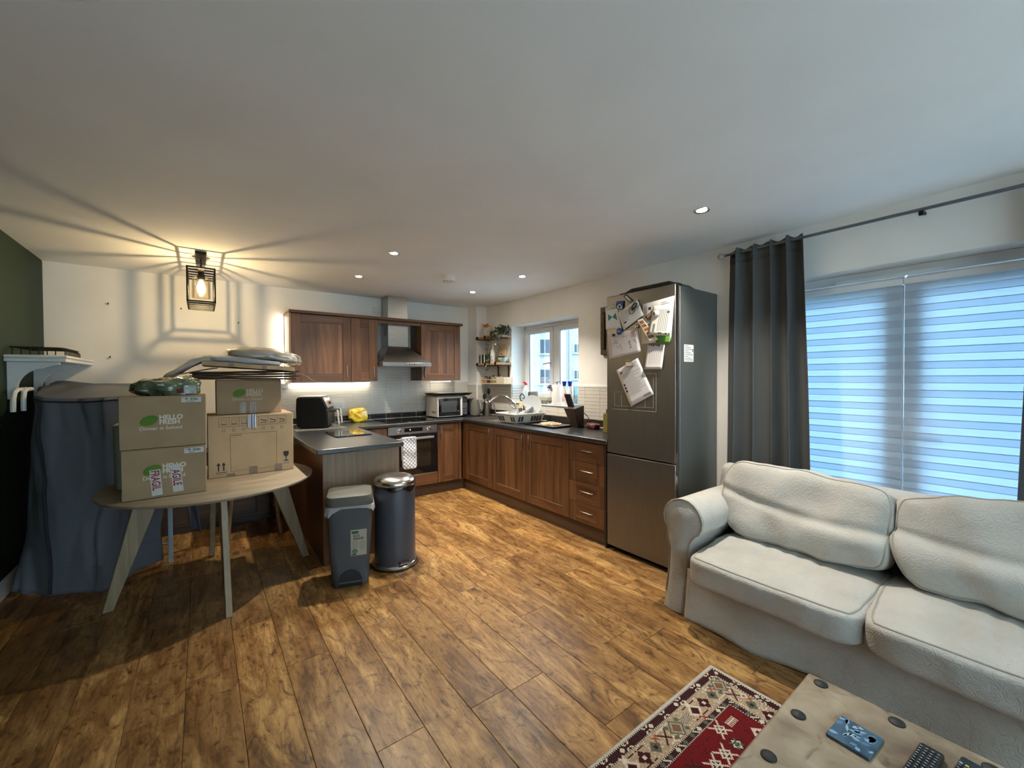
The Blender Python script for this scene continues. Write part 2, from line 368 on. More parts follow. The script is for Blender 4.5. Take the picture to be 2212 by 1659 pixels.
def band(fn, a0, a1, parent, off):
    grout(fn, a0, a1, ZT+.004, .967, parent)
    for z0 in (ZT+.006, .9305): tiles(fn, a0, a1, z0, z0+.0355, parent, off=off, m=M_tiled, rib=.04, name='border_tile')
    MB().box(fn(a0, ZT+.001, .0002), fn(a1, ZT+.009, .012)).build('sealant_bead', M_gloss, parent)
grout(BACKF, .70, 3.059, .967, 1.36, wall_back); tiles(BACKF, .70, 3.058, .967, 1.3545, wall_back)
grout(BACKF, 1.66, 2.20, 1.36, 2.09, wall_back); tiles(BACKF, 1.66, 2.20, 1.3545, 1.72, wall_back); tiles(BACKF, 1.66, 2.20, 1.72, 2.09, wall_back)
band(BACKF, .70, 3.058, wall_back, .843)
for fn, a0, a1, p, off in ((COLF, 4.87, 5.10, wall_col, 4.87), (COLF2, 3.063, 3.228, wall_col, 3.063)):
    grout(fn, a0, a1, .967, 1.3, p); tiles(fn, a0, a1, .967, 1.3, p, off=off); band(fn, a0, a1, p, off)
    MB().box(fn(a0, 1.3, .0002), fn(a1, 1.318, .010)).build('tile_trim', M_gloss, p)
for a0, a1 in ((2.215, WY0), (WY1, 4.862)):
    grout(RIGHTF, a0, a1, .967, 1.3, wall_right); tiles(RIGHTF, a0, a1, .967, 1.3, wall_right, off=2.796)
    MB().box(RIGHTF(a0, 1.3, .0002), RIGHTF(a1, 1.318, .010)).build('tile_trim', M_gloss, wall_right)
grout(RIGHTF, WY0, WY1, .967, WZ0, wall_right); tiles(RIGHTF, WY0, WY1, .967, WZ0-.002, wall_right, off=2.796)
band(RIGHTF, 2.215, 4.862, wall_right, 2.796)
# reveal tiles on the far side of the window
REVF = lambda a, b, h: (a, WY1-h, b)
tiles(REVF, XR+.004, 3.445, 1.095, 1.3, wall_right, off=XR+.004); MB().box(REVF(XR+.002, 1.3, .0002), REVF(3.445, 1.316, .009)).build('tile_trim', M_gloss, wall_right)

# ------------------------------------------------------------------ kitchen window
M_glass = clear('window_glass', (.97,.985,.98), .03)
win = thing('window_1', None, None, (3.45, 3.7, WZ0)); win['kind'] = 'structure'
def ring(name, x0, x1, y0, y1, z0, z1, w, m, parent, bevel=.004):
    mb = MB(); mb.box((x0,y0,z0),(x1,y1,z0+w)); mb.box((x0,y0,z1-w),(x1,y1,z1)); mb.box((x0,y0,z0+w),(x1,y0+w,z1-w)); mb.box((x0,y1-w,z0+w),(x1,y1,z1-w))
    return mb.build(name, m, parent, bevel=bevel, smooth=True)
M_gask = mat('black_gasket', (.02,.02,.022), .6)
ring('window_frame', 3.45, 3.52, WY0+.001, WY1-.001, WZ0+.018, WZ1-.001, .052, M_upvc, win)
bx('mullion', (3.45, 3.665, WZ0+.07), (3.52, 3.725, WZ1-.053), M_upvc, win, bevel=.004)
for y0, y1 in ((3.727, WY1-.055), (WY0+.055, 3.663)):
    s = ring('sash', 3.435, 3.505, y0+.001, y1-.001, WZ0+.072, WZ1-.055, .055, M_upvc, win)
    ring('gasket', 3.441, 3.452, y0+.05, y1-.05, WZ0+.12, WZ1-.104, .008, M_gask, s, 0)
    bx('pane', (3.468, y0+.05, WZ0+.12), (3.474, y1-.05, WZ1-.104), M_glass, s, bevel=0)
h = bx('window_handle', (3.425, 3.742, 1.565), (3.436, 3.764, 1.625), M_upvc, win, bevel=.003)
MB().tube([(3.43,3.753,1.585),(3.405,3.753,1.583),(3.402,3.77,1.582),(3.402,3.865,1.572)], .008, 8).build('lever', mat('handle_grey', (.42,.42,.42), .35, .4), h, smooth=True)
bx('trickle_vent', (3.432, 3.60, 2.035), (3.449, 3.90, 2.064), M_upvc, win, bevel=.003)
bx('window_sill', (XR-.018, WY0+.0005, WZ0+.0), (3.449, WY1-.0005, 1.092), M_gloss, win, bevel=.004)
bx('trim_2', (XR+.001, WY0+.0005, WZ1-.006), (3.449, WY1-.009, WZ1-.0005), M_gloss, bevel=0, **st)

# ------------------------------------------------------------------ patio doors
door = thing('door_1', None, None, (3.40, .56, 0)); door['kind'] = 'structure'
ring('door_frame', 3.385, 3.455, DY0+.001, DY1-.001, .001, DZ1-.001, .06, M_upvc, door)
for y0, y1 in ((.563, DY1-.063), (DY0+.063, .557)):
    lf = ring('door_leaf', 3.392, 3.452, y0+.001, y1-.001, .064, DZ1-.064, .09, M_upvc, door)
    bx('pane', (3.418, y0+.085, .15), (3.428, y1-.085, DZ1-.15), M_glass, lf, bevel=0)
bx('trickle_vent', (3.365, .40, 2.005), (3.384, .90, 2.03), M_upvc, door, bevel=.003)
hd = bx('handle_plate', (3.384, .485, .93), (3.391, .515, 1.13), M_chrome, door, bevel=.003)
MB().tube([(3.388,.5,1.045),(3.36,.5,1.045),(3.356,.49,1.045),(3.356,.39,1.04)], .009, 8).build('lever', M_chrome, hd, smooth=True)
# day-and-night blinds fixed to the leaves
M_dense = cloth('blind_dense_band', (.66,.70,.74), .5, (.16,.24,.33), 700)
M_sheer = cloth('blind_sheer_band', (.74,.80,.84), .5, (.24,.34,.42), 900)
def blind(y0, y1, label, sag):
    b = thing('blind', label, 'blind', (3.352, (y0+y1)/2, .05), group='striped blinds on the patio doors')
    bx('head_cassette', (3.325, y0, 1.945), (3.372, y1, 1.985), M_upvc, b, bevel=.006)
    z = 1.944; k = 0; x = 3.352
    while z > .06:
        h_ = .0405 if k % 2 else .0425; z0 = max(z-h_, .05)
        dense = k % 2 == 1
        bow = [0.]*9
        def fn(u, v, z0=z0, z=z, dense=dense):
            zz = z0-.002+(z-z0+.004)*v; y = y0+.004+(y1-y0-.008)*u
            push = sag*math.exp(-((y-.44)/.13)**2-((zz-1.03)/.11)**2)*.028+.0022*math.sin(y*11+zz*4)
            return (x-(.0025 if dense else 0)-push, y, zz)
        MB().grid(fn, 18, 2).build('band_dense' if dense else 'band_sheer', M_dense if dense else M_sheer, b, smooth=True)
        z = z0; k += 1
    bx('bottom_bar', (3.345, y0, .03), (3.36, y1, .05), M_upvc, b, bevel=.003)
blind(.5606, DY1-.066, 'white striped blind on the patio door nearer the fridge, beside the grey curtain', 0)
blind(DY0+.066, .5594, 'white striped blind on the right patio door, pushed out by the door handle', 1)

# unseen rear window and white blind, added to brighten the ceiling
rwn = thing('added_window_2', None, None, (1.5, YF-.05, RZ0)); rwn['kind'] = 'structure'
mb = MB(); w_ = .06
for a, b in (((RX0+.001,RZ0+.001),(RX1-.001,RZ0+w_)), ((RX0+.001,RZ1-w_),(RX1-.001,RZ1-.001)), ((RX0+.001,RZ0+w_),(RX0+w_,RZ1-w_)), ((RX1-w_,RZ0+w_),(RX1-.001,RZ1-w_)), ((1.47,RZ0+w_),(1.53,RZ1-w_))): mb.box((a[0], YF-.09, a[1]), (b[0], YF-.04, b[1]))
mb.build('window_frame', M_upvc, rwn, bevel=.004)
for a, b in ((RX0+.061, 1.469), (1.531, RX1-.061)): bx('pane', (a, YF-.068, RZ0+.061), (b, YF-.062, RZ1-.061), M_glass, rwn, bevel=0)
rbl = thing('blind', 'plain white roller blind on the added, unseen rear fill window', 'blind', (1.5, YF-.02, RZ0))
MB().grid(lambda u, v: (RX0+.01+(RX1-RX0-.02)*u, YF-.02, RZ0+.02+(RZ1-RZ0-.06)*v), 4, 4).build('fabric', cloth('fill_blind', (.8,.8,.8), .65, (.90,.84,.76), 900), rbl)
bx('roller', (RX0+.005, YF-.036, RZ1-.038), (RX1-.005, YF-.004, RZ1-.004), M_upvc, rbl, bevel=.01)

# ------------------------------------------------------------------ outside
M_render = mat('darkened_render', (.23,.23,.225), .9, var=.03, scale=.3)  # white facade toned down so the exposure leaves its windows readable
M_blueglass = mat('dark_window_glass', (.035,.05,.065), .5, spec=.2)
bx('ground_outside', (XO+.6, -40, -6.2), (70, 70, -6.0), mat('wet_paving', (.30,.31,.31), .8, var=.2, scale=.4), bevel=0, label='grey paved ground far below outside the window', cat='ground')
bld = thing('apartment_building', 'white rendered apartment block seen through the kitchen window', 'building', (19.3, 25.6, -6.0), R(-37))
def bl(name, a, b, m, parent=None): return MB().box(a, b).build(name, m, parent or bld, local=True)
bl('wall', (-14, 0, 0), (4.2, 9, 17), M_render)
bl('wing_wall', (4.205, 2.2, 0), (20, 10, 17), M_render)
M_rwin = mat('window_surround', (.26,.265,.265), .6)
def bwin(x, z, w=.76, hh=1.13, y=0.):
    f = bl('window', (x-.07, y-.05, z-.1), (x+w+.07, y-.0005, z+hh+.08), M_rwin)
    for k in range(2): bl('pane', (x+.03+k*(w/2+.02), y-.07, z+.03), (x+w/2-.02+k*(w/2+.02), y-.0505, z+hh-.03), M_blueglass, f)
    bl('sill', (x-.12, y-.14, z-.15), (x+w+.12, y-.0005, z-.101), mat('sill_grey', (.09,.1,.105), .7), f)
bwin(2.17, 9.26); bwin(2.17, 6.92); bwin(5.17, 9.45, .5, .72, 2.2); bwin(5.17, 7.27, .5, .72, 2.2); bwin(2.17, 4.6); bwin(-1.6, 9.26); bwin(-1.6, 6.92)
M_vent = mat('vent_grey', (.3,.34,.36), .7)
for x, z, y in ((1.74, 8.4, 0), (4.98, 10.6, 2.2), (4.98, 8.34, 2.2)): bl('wall_vent', (x-.06, y-.03, z-.1), (x+.06, y-.0005, z+.1), M_vent)
MB().tube([(4.79,2.12,0),(4.79,2.12,14)], .035, 8).build('drainpipe', M_vent, bld, local=True, smooth=True)
bl('roof_parapet', (-14.2, -.15, 17), (4.3, 9, 17.3), M_vent)

# ------------------------------------------------------------------ fitted kitchen
M_hand = mat('bronze_nickel', (.36,.30,.25), .3, 1.)
FB = lambda Y: (lambda u, v, w: (u, Y-w, v))      # fronts facing the room on the back run
FR = lambda X: (lambda u, v, w: (X-w, u, v))      # fronts on the window run
def fbox(fn, a, b): return MB().box(fn(*a), fn(*b))
def bar_handle(fn, u, v, vert, parent, L=.15):
    d = .028; h_ = L/2
    if vert: pts = [fn(u, v-h_, 0), fn(u, v-h_, d*.8), fn(u, v-h_+.012, d), fn(u, v+h_-.012, d), fn(u, v+h_, d*.8), fn(u, v+h_, 0)]
    else: pts = [fn(u-h_, v, 0), fn(u-h_, v, d*.8), fn(u-h_+.012, v, d), fn(u+h_-.012, v, d), fn(u+h_, v, d*.8), fn(u+h_, v, 0)]
    return MB().tube(pts, .0062, 8).build('handle', M_hand, parent, smooth=True, sharp=60)
def shaker(fn, u0, u1, v0, v1, parent, handle=None, r=.085, name='door'):
    """frame-and-panel front, 20 mm thick: panel with stiles, rails and handle as sub-parts"""
    p = fbox(fn, (u0+r-.01, v0+r-.01, 0), (u1-r+.01, v1-r+.01, .011)).build(name, M_woodpanel, parent)
    for a, b in ((u0, u0+r), (u1-r, u1)): fbox(fn, (a, v0, 0), (b, v1, .021)).build('stile', M_woodv, p, bevel=.002, smooth=True)
    for a, b in ((v0, v0+r), (v1-r, v1)): fbox(fn, (u0+r+.0005, a, 0), (u1-r-.0005, b, .0203)).build('rail', M_woodh, p, bevel=.002, smooth=True)
    if handle: bar_handle(fn, handle[0], handle[1], True, p, handle[2] if len(handle) > 2 else .15) if len(handle) < 4 else None
    return p
YD = 4.551      # carcass front of the back run; door faces stand 21 mm proud
XD = 2.661
# --- base cabinets, window run
def base_r(y0, y1, hy, label):
    c = thing('base_cabinet', label, 'cabinet', ((XD+3.22)/2, (y0+y1)/2, .131), group='walnut base cabinets under the window worktop')
    bx('carcass', (XD+.001, y0+.0005, .131), (3.216, y1-.0005, .846), M_dark_in, c, bevel=0)
    shaker(FR(XD), y0+.002, y1-.002, .134, .846, c, (hy, .735, .155))
base_r(3.892, 4.502, 3.945, 'walnut base cabinet with one shaker door in the far corner under the sink drainer')
base_r(3.284, 3.890, 3.335, 'walnut base cabinet below the dish rack, handle on its right edge')
base_r(2.654, 3.282, 3.225, 'walnut base cabinet below the baking tray, handle on its left edge')
dc = thing('drawer_unit', 'narrow walnut drawer unit with four drawers beside the fridge', 'drawers', (2.94, 2.447, .131))
bx('carcass', (XD+.001, 2.2405, .131), (3.216, 2.652, .846), M_dark_in, dc, bevel=0)
zz = [.134, .308, .488, .668, .846]
for k in range(4):
    f = FR(XD); d = fbox(f, (2.242+.085, zz[k]+.001, 0), (2.651-.085, zz[k+1]-.002, .018)).build('drawer', M_woodh, dc)
    for a, b in ((2.242, 2.327), (2.566, 2.651)): fbox(f, (a, zz[k]+.001, 0), (b, zz[k+1]-.002, .021)).build('stile', M_woodv, d, bevel=.0015, smooth=True)
    for a, b in ((zz[k]+.001, zz[k]+.04), (zz[k+1]-.042, zz[k+1]-.002)): fbox(f, (2.3275, a, 0), (2.5655, b, .0203)).build('rail', M_woodh, d, bevel=.0015, smooth=True)
    bar_handle(f, 2.447, (zz[k]+zz[k+1])/2+.01, False, d, .135)
bx('end_panel', (XD-.02, 2.222, 0), (3.20, 2.2395, .85), mat('dark_end_panel', (.02,.016,.014), .6), bevel=.001, label='dark end panel between the drawer unit and the fridge', cat='panel')
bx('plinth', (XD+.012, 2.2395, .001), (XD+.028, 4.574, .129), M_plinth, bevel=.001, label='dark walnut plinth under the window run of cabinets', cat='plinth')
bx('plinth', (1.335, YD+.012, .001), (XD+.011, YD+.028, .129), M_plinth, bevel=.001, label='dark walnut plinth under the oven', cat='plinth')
# --- back run
cp = thing('corner_post', 'walnut corner post where the two base runs meet', 'post', (2.61, 4.53, .131))
bx('upright', (2.575, 4.531, .131), (2.612, YD+.02, .848), M_woodv, cp, bevel=.002); bx('return', (2.6405, 4.505, .131), (2.66, 4.57, .848), M_woodv, cp, bevel=.002)
c = thing('base_cabinet', 'narrow walnut base cabinet between the oven and the corner', 'cabinet', (2.42, 4.8, .131))
bx('carcass', (2.283, YD+.001, .131), (2.6, 5.085, .846), M_dark_in, c, bevel=0); shaker(FB(YD), 2.283, 2.570, .134, .846, c, (2.325, .735, .15), r=.078)
c = thing('filler_cabinet', 'plain walnut filler front left of the oven', 'cabinet', (1.49, 4.8, .131))
bx('carcass', (1.33, YD+.001, .131), (1.66, 5.085, .846), M_dark_in, c, bevel=0); fbox(FB(YD), (1.335, .134, 0), (1.658, .846, .02)).build('front', M_woodv, c, bevel=.002, smooth=True)
# oven housing drawer
c = thing('oven_housing', 'walnut oven housing with a plain drawer front below the oven', 'cabinet', (1.97, 4.8, .131))
bx('carcass', (1.6635, YD+.001, .131), (2.2795, 5.085, .258), M_dark_in, c, bevel=0); fbox(FB(YD), (1.664, .134, 0), (2.279, .256, .02)).build('front', M_woodh, c, bevel=.002, smooth=True)
# --- oven
ov = thing('oven', 'built-in steel oven with black glass door and two round knobs', 'oven', (1.97, 4.8, .2595))
bx('casing', (1.668, YD-.001, .2595), (2.275, 5.08, .848), M_black, ov, bevel=0)
cpn = bx('control_panel', (1.667, 4.528, .757), (2.276, YD-.002, .849), M_steelh, ov, bevel=.003)
bx('display', (1.86, 4.5265, .782), (2.085, 4.5279, .826), M_blackg, cpn, bevel=0)
bx('clock_digit', (1.925, 4.5262, .802), (1.933, 4.52645, .810), emis('clock_led', (.8,.95,1.), 3.), cpn, bevel=0)
for x in (1.79, 2.165):
    k = MB().lathe([(.024,0),(.024,.004),(.019,.006),(.018,.026),(.0,.028)], (0,0,0), 20, 'y'); k.v = [(x+a, 4.528-b, .805+c_) for a, b, c_ in k.v]
    k.build('knob', M_chrome, cpn, smooth=True)
dr = bx('oven_door', (1.669, 4.528, .277), (2.274, YD-.002, .754), M_blackg, ov, bevel=.003)
bx('inner_window', (1.79, 4.5272, .36), (2.19, 4.5279, .66), mat('oven_window_glass', (.025,.018,.012), .06, coat=.4), dr, bevel=0)
hb = MB().box((1.73, 4.487, .692), (2.215, 4.499, .716)); [hb.box((x-.012, 4.4995, .696), (x+.012, 4.5279, .712)) for x in (1.75, 2.195)]
hb.build('door_handle', mat('satin_steel', (.72,.72,.71), .3, .9), dr, bevel=.002, smooth=True)
bx('base_trim', (1.669, 4.53, .2597), (2.274, YD-.002, .2755), M_steelh, ov, bevel=.001)
# double oven glove over the handle
M_glove = mat('quilted_grey_cotton', (.50,.51,.53), .9, var=.05, scale=60, bump=.1, bscale=300)
gl = thing('oven_glove', 'grey quilted double oven glove hanging over the oven door handle', 'oven glove', (1.895, 4.48, .36))
def quilt(y, z0, z1, nm, ysgn, cut=0):
    def fn(u, v):
        x = 1.812+.165*u; z = z0+(z1-z0)*v; w = 1.
        if v < .12: x = 1.8945+(x-1.8945)*(.72+.28*math.sqrt(max(0, 1-((.12-v)/.12)**2)))
        q = abs(math.sin((x*1.0+z)*PI/.042))*abs(math.sin((x*1.0-z)*PI/.042)); e = min(1., min(u, 1-u)/.05)
        return (x, y-ysgn*(.007+.008*q**.6)*e-.006*math.sin(v*5+u*2), z)
    return MB().grid(fn, 40, 90).build(nm, M_glove, gl, smooth=True, solid=.004)
quilt(4.478, .55, .722, 'upper_pocket', 1); quilt(4.466, .37, .548, 'mitten', 1); quilt(4.506, .45, .722, 'rear_mitten', -.3)
MB().tube([(1.808,4.48,.722),(1.808,4.475,.55),(1.81,4.466,.40),(1.85,4.463,.366),(1.94,4.463,.366),(1.98,4.466,.40),(1.981,4.475,.55),(1.981,4.48,.722)], .004, 6).build('edge_binding', mat('grey_binding', (.35,.36,.38), .9), gl, smooth=True)
MB().grid(lambda u, v: (1.812+.165*u, 4.478+.026*v, .722+.006*math.sin(PI*v)), 8, 6).build('fold', M_glove, gl, smooth=True, solid=.004)
# --- peninsula
pn = thing('peninsula_unit', 'walnut breakfast peninsula base with pale end panel behind the bins', 'cabinet', (1.0, 4.2, .0))
bx('end_panel', (.715, 3.296, .001), (1.306, 3.318, .850), M_endpanel, pn, bevel=.002)
bx('back_panel', (.715, 3.3185, .001), (.735, 5.088, .850), M_woodv, pn, bevel=.002)
bx('carcass', (.736, 3.3185, .13), (1.285, 5.085, .848), M_dark_in, pn, bevel=0)
for y0, y1 in ((3.3195, 3.92), (3.922, 4.53)): shaker(lambda u, v, w: (1.286+w, u, v), y0, y1, .134, .846, pn, None)
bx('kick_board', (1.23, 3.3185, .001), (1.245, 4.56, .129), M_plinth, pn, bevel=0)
# --- worktop, one continuous piece with the sink cut-out
def worktop():
    xs = [.652, .70, 1.306, 2.6185, 2.74, 3.03, 3.058, 3.2285]; ys = [2.206, 3.19, 3.56, 3.90, 4.506, 4.864, 5.104]
    def inside(x, y):
        a = .652 < x < 1.306 and 3.19 < y < 5.104 and not (x < .70 and y > 5.0)
        b = x < 3.2285 and 4.506 < y < 5.104 and not (x > 3.058 and y > 4.864)
        c_ = 2.6185 < x < 3.2285 and 2.206 < y < 4.864
        return (a or b or c_) and not (2.74 < x < 3.03 and 3.56 < y < 3.90)
    bm = bmesh.new()
    for i in range(len(xs)-1):
        for j in range(len(ys)-1):
            if inside((xs[i]+xs[i+1])/2, (ys[j]+ys[j+1])/2):
                bm.faces.new([bm.verts.new((x, y, .853)) for x, y in ((xs[i],ys[j]),(xs[i+1],ys[j]),(xs[i+1],ys[j+1]),(xs[i],ys[j+1]))])
    bmesh.ops.remove_doubles(bm, verts=bm.verts, dist=1e-5)
    ex = bmesh.ops.extrude_face_region(bm, geom=bm.faces[:]); bmesh.ops.translate(bm, verts=[v for v in ex['geom'] if isinstance(v, bmesh.types.BMVert)], vec=(0,0,ZT-.853))
    bmesh.ops.recalc_face_normals(bm, faces=bm.faces)
    mb = MB(); bm.verts.index_update(); mb.v = [tuple(v.co) for v in bm.verts]; mb.f = [tuple(v.index for v in f.verts) for f in bm.faces]; bm.free()
    return mb.build('worktop', M_top, bevel=.007, smooth=True, label='black laminate worktop running round the kitchen and over the peninsula', cat='worktop')
worktop()
# --- hob
hob = bx('hob', (1.672, 4.575, ZT+.0005), (2.255, 5.06, ZT+.006), M_blackg, bevel=.002, label='black glass hob set in the worktop above the oven', cat='hob')
# --- sink with drainer and tap
sk = thing('sink', 'stainless steel inset sink and ribbed drainer under the window', 'sink', (2.93, 4.05, ZT+.0005))
sm = MB(); X0, X1, Y0, Y1 = 2.70, 3.16, 3.52, 4.53; z1 = ZT+.0035
for a, b in (((X0,Y0),(X1,3.565)), ((X0,3.895),(X1,Y1)), ((X0,3.565),(2.745,3.895)), ((3.025,3.565),(X1,3.895))): sm.box((*a, ZT+.0005), (*b, z1))
sm.build('drainer', M_steel, sk, bevel=.0015, smooth=True)
bm_ = MB(); b0, b1 = (2.7455, 3.5655), (3.0245, 3.8945); zb = .8535
bm_.box((b0[0],b0[1],zb),(b1[0],b1[1],zb+.004)); bm_.box((b0[0],b0[1],zb),(b0[0]+.003,b1[1],z1)); bm_.box((b1[0]-.003,b0[1],zb),(b1[0],b1[1],z1)); bm_.box((b0[0],b0[1],zb),(b1[0],b0[1]+.003,z1)); bm_.box((b0[0],b1[1]-.003,zb),(b1[0],b1[1],z1))
bm_.build('bowl', M_steel, sk)
for k in range(9):
    x = 2.76+k*.04; MB().tube([(x, 3.96, z1+.001), (x, 4.47, z1+.001)], .004, 6).build('rib', M_steel, sk, smooth=True)
tp = thing('tap', 'chrome swan-neck mixer tap arching over the sink', 'tap', (3.10, 4.02, ZT+.004))
MB().lathe([(.027,0),(.027,.01),(.021,.016),(.019,.10),(.015,.11)], (3.10,4.02,ZT+.004), 20).build('body', M_chrome, tp, smooth=True)
pts = [(3.10,4.02,.99)]+[(3.10-.005*k, 4.02+.0*k, .99+.02*k) for k in range(1, 5)]
arc = [(3.075-.012*k, 4.02+.021*k+.006*(k**1.3), 1.08+.105*math.sin(min(k/11, 1)*PI*.93)) for k in range(0, 12)]
MB().tube(pts+arc, .0135, 12).build('spout', M_chrome, tp, smooth=True)
MB().tube([(3.095,4.015,.98),(3.08,4.03,1.02),(3.05,4.10,1.075)], [.010,.009,.006], 8).build('lever', M_chrome, tp, smooth=True)

# ------------------------------------------------------------------ wall cabinets, hood
YU = 4.791
def wallcab(x0, x1, hx, label, r=.085):
    c = thing('wall_cabinet', label, 'cabinet', ((x0+x1)/2, 4.95, 1.372), group='walnut wall cabinets')
    bx('carcass', (x0, YU+.001, 1.374), (x1, 5.096, 2.088), M_woodv, c, bevel=0)
    shaker(FB(YU), x0+.001, x1-.001, 1.374, 2.086, c, (hx, 1.475, .14), r=r)
wallcab(.749, 1.344, 1.297, 'wide walnut wall cabinet at the left end, lit along its side')
wallcab(1.346, 1.642, 1.597, 'narrow walnut wall cabinet immediately left of the cooker hood', r=.10)
wallcab(2.188, 2.742, 2.238, 'walnut wall cabinet right of the cooker hood above the microwave')
bx('cabinet_end_panel', (.728, 4.775, 1.360), (.748, 5.098, 2.088), M_endpanel, bevel=.001, label='pale walnut end panel on the left side of the wall cabinets', cat='panel')
co = thing('cornice', 'walnut cornice board running along the top of all wall cabinets', 'cornice', (1.74, 4.9, 2.089))
bx('board', (.722, 4.735, 2.089), (2.765, 5.098, 2.108), M_woodh, co, bevel=.003)
bx('lip', (.722, 4.735, 2.1085), (2.765, 4.755, 2.118), M_woodh, co, bevel=.002)
bx('bridge_rail', (1.6435, 4.78, 2.05), (2.1865, 4.80, 2.0885), M_woodh, co, bevel=.001)
hd_ = thing('cooker_hood', 'stainless steel pyramid chimney cooker hood above the hob', 'cooker hood', (1.93, 4.86, 1.545))
hx0, hx1, hy0, hy1 = 1.648, 2.252, 4.62, 5.09
bx('front_strip', (hx0, hy0, 1.546), (hx1, hy1, 1.588), M_steelh, hd_, bevel=.002)
MB().hexa([(hx0,hy0,1.5885),(hx1,hy0,1.5885),(hx1,hy1,1.5885),(hx0,hy1,1.5885),(1.80,4.855,1.79),(2.052,4.855,1.79),(2.052,hy1,1.79),(1.80,hy1,1.79)]).build('canopy', M_steel, hd_, bevel=.002, smooth=True)
bx('flue', (1.80, 4.855, 1.7905), (2.052, hy1, 2.20), M_steel, hd_, bevel=.002)
bx('flue_upper', (1.806, 4.862, 2.2005), (2.046, hy1, 2.399), M_steel, hd_, bevel=.002)
for k in range(8): bx('vent_slot', (1.7985, 4.90, 1.93+k*.014), (1.80, 5.0, 1.936+k*.014), M_black, hd_, bevel=0)
for k in range(4): bx('button', (1.93+k*.03, hy0-.002, 1.560), (1.947+k*.03, hy0, 1.572), M_chrome, hd_, bevel=.001)
bx('filter', (hx0+.06, hy0+.07, 1.543), (hx1-.06, hy1-.05, 1.5455), M_steelh, hd_, bevel=0)

# ------------------------------------------------------------------ lamps
LED = emis('warm_led', (1., .88, .68), 7.)
ul = thing('under_cabinet_light', 'warm strip light glowing under the left wall cabinets', 'strip light', (1.19, 5.05, 1.352))
bx('profile', (.78, 5.035, 1.356), (1.635, 5.06, 1.3725), M_wp, ul, bevel=.001); bx('diffuser', (.782, 5.0365, 1.350), (1.633, 5.0585, 1.3558), LED, ul, bevel=0)
ul = thing('side_strip_light', 'vertical warm strip light glowing beside the left wall cabinet', 'strip light', (.72, 5.07, 1.37))
bx('profile', (.718, 5.062, 1.375), (.7275, 5.088, 2.08), M_wp, ul, bevel=.001); bx('diffuser', (.710, 5.064, 1.377), (.7178, 5.086, 2.078), LED, ul, bevel=0)
ul = thing('under_cabinet_light', 'small warm light under the wall cabinet above the microwave', 'strip light', (2.55, 5.0, 1.35))
bx('profile', (2.42, 4.96, 1.362), (2.70, 4.985, 1.3735), M_wp, ul, bevel=.001); bx('diffuser', (2.422, 4.9615, 1.357), (2.698, 4.9835, 1.3618), LED, ul, bevel=0)
M_spotface = emis('downlight_lens', (1., .9, .74), 60.)
def downlight(x, y, power, label):
    t = thing('downlight', label, 'downlight', (x, y, ZC), group='recessed ceiling downlights')
    MB().lathe([(.030,-.0025),(.0435,-.0045),(.0455,-.0005),(.0455,0)], (x, y, ZC), 28).build('trim_ring', M_chrome, t, smooth=True)
    MB().lathe([(0,-.0005),(.0295,-.0005),(.0295,-.0026),(.012,-.006),(0,-.0065)], (x, y, ZC), 20).build('lens', M_spotface, t, smooth=True)
    l = bpy.data.lights.new('downlight_beam', 'SPOT'); l.energy = power; l.color = (1., .91, .78); l.spot_size = R(112); l.spot_blend = .85; l.shadow_soft_size = .022
    o = bpy.data.objects.new('downlight_beam', l); COL.objects.link(o); o.location = (x, y, ZC-.012)
for x, y, p, lb in ((1.238, 3.193, 38, 'recessed downlight over the peninsula, nearest the hanging lamp'), (1.239, 4.116, 29, 'recessed downlight in front of the left wall cabinets'),
                  (2.532, 3.182, 38, 'recessed downlight over the window worktop'), (2.528, 4.101, 35, 'recessed downlight in the far kitchen corner, beyond the smoke alarm'), (2.401, 1.292, 38, 'recessed downlight nearest the curtain, above the sofa')):
    downlight(x, y, p, lb)
sa = thing('smoke_alarm', 'round white smoke alarm on the kitchen ceiling', 'smoke alarm', (1.95, 3.60, ZC))
MB().lathe([(.062,0),(.062,-.018),(.060,-.019)], (1.95,3.60,ZC), 28).build('base', M_wp, sa, smooth=True)
MB().lathe([(.058,-.0195),(.057,-.045),(.05,-.055),(.03,-.058),(0,-.058)], (1.95,3.60,ZC), 28).build('cover', M_wp, sa, smooth=True)
bx('test_button', (1.965,3.55,ZC-.062), (1.985,3.57,ZC-.0555), M_wp, sa, bevel=.002)
for k in range(10):
    a = k*PI/5; MB().box((1.95+.052*math.cos(a)-.004, 3.60+.052*math.sin(a)-.004, ZC-.0535), (1.95+.052*math.cos(a)+.004, 3.60+.052*math.sin(a)+.004, ZC-.047)).build('vent', M_dark_in, sa)
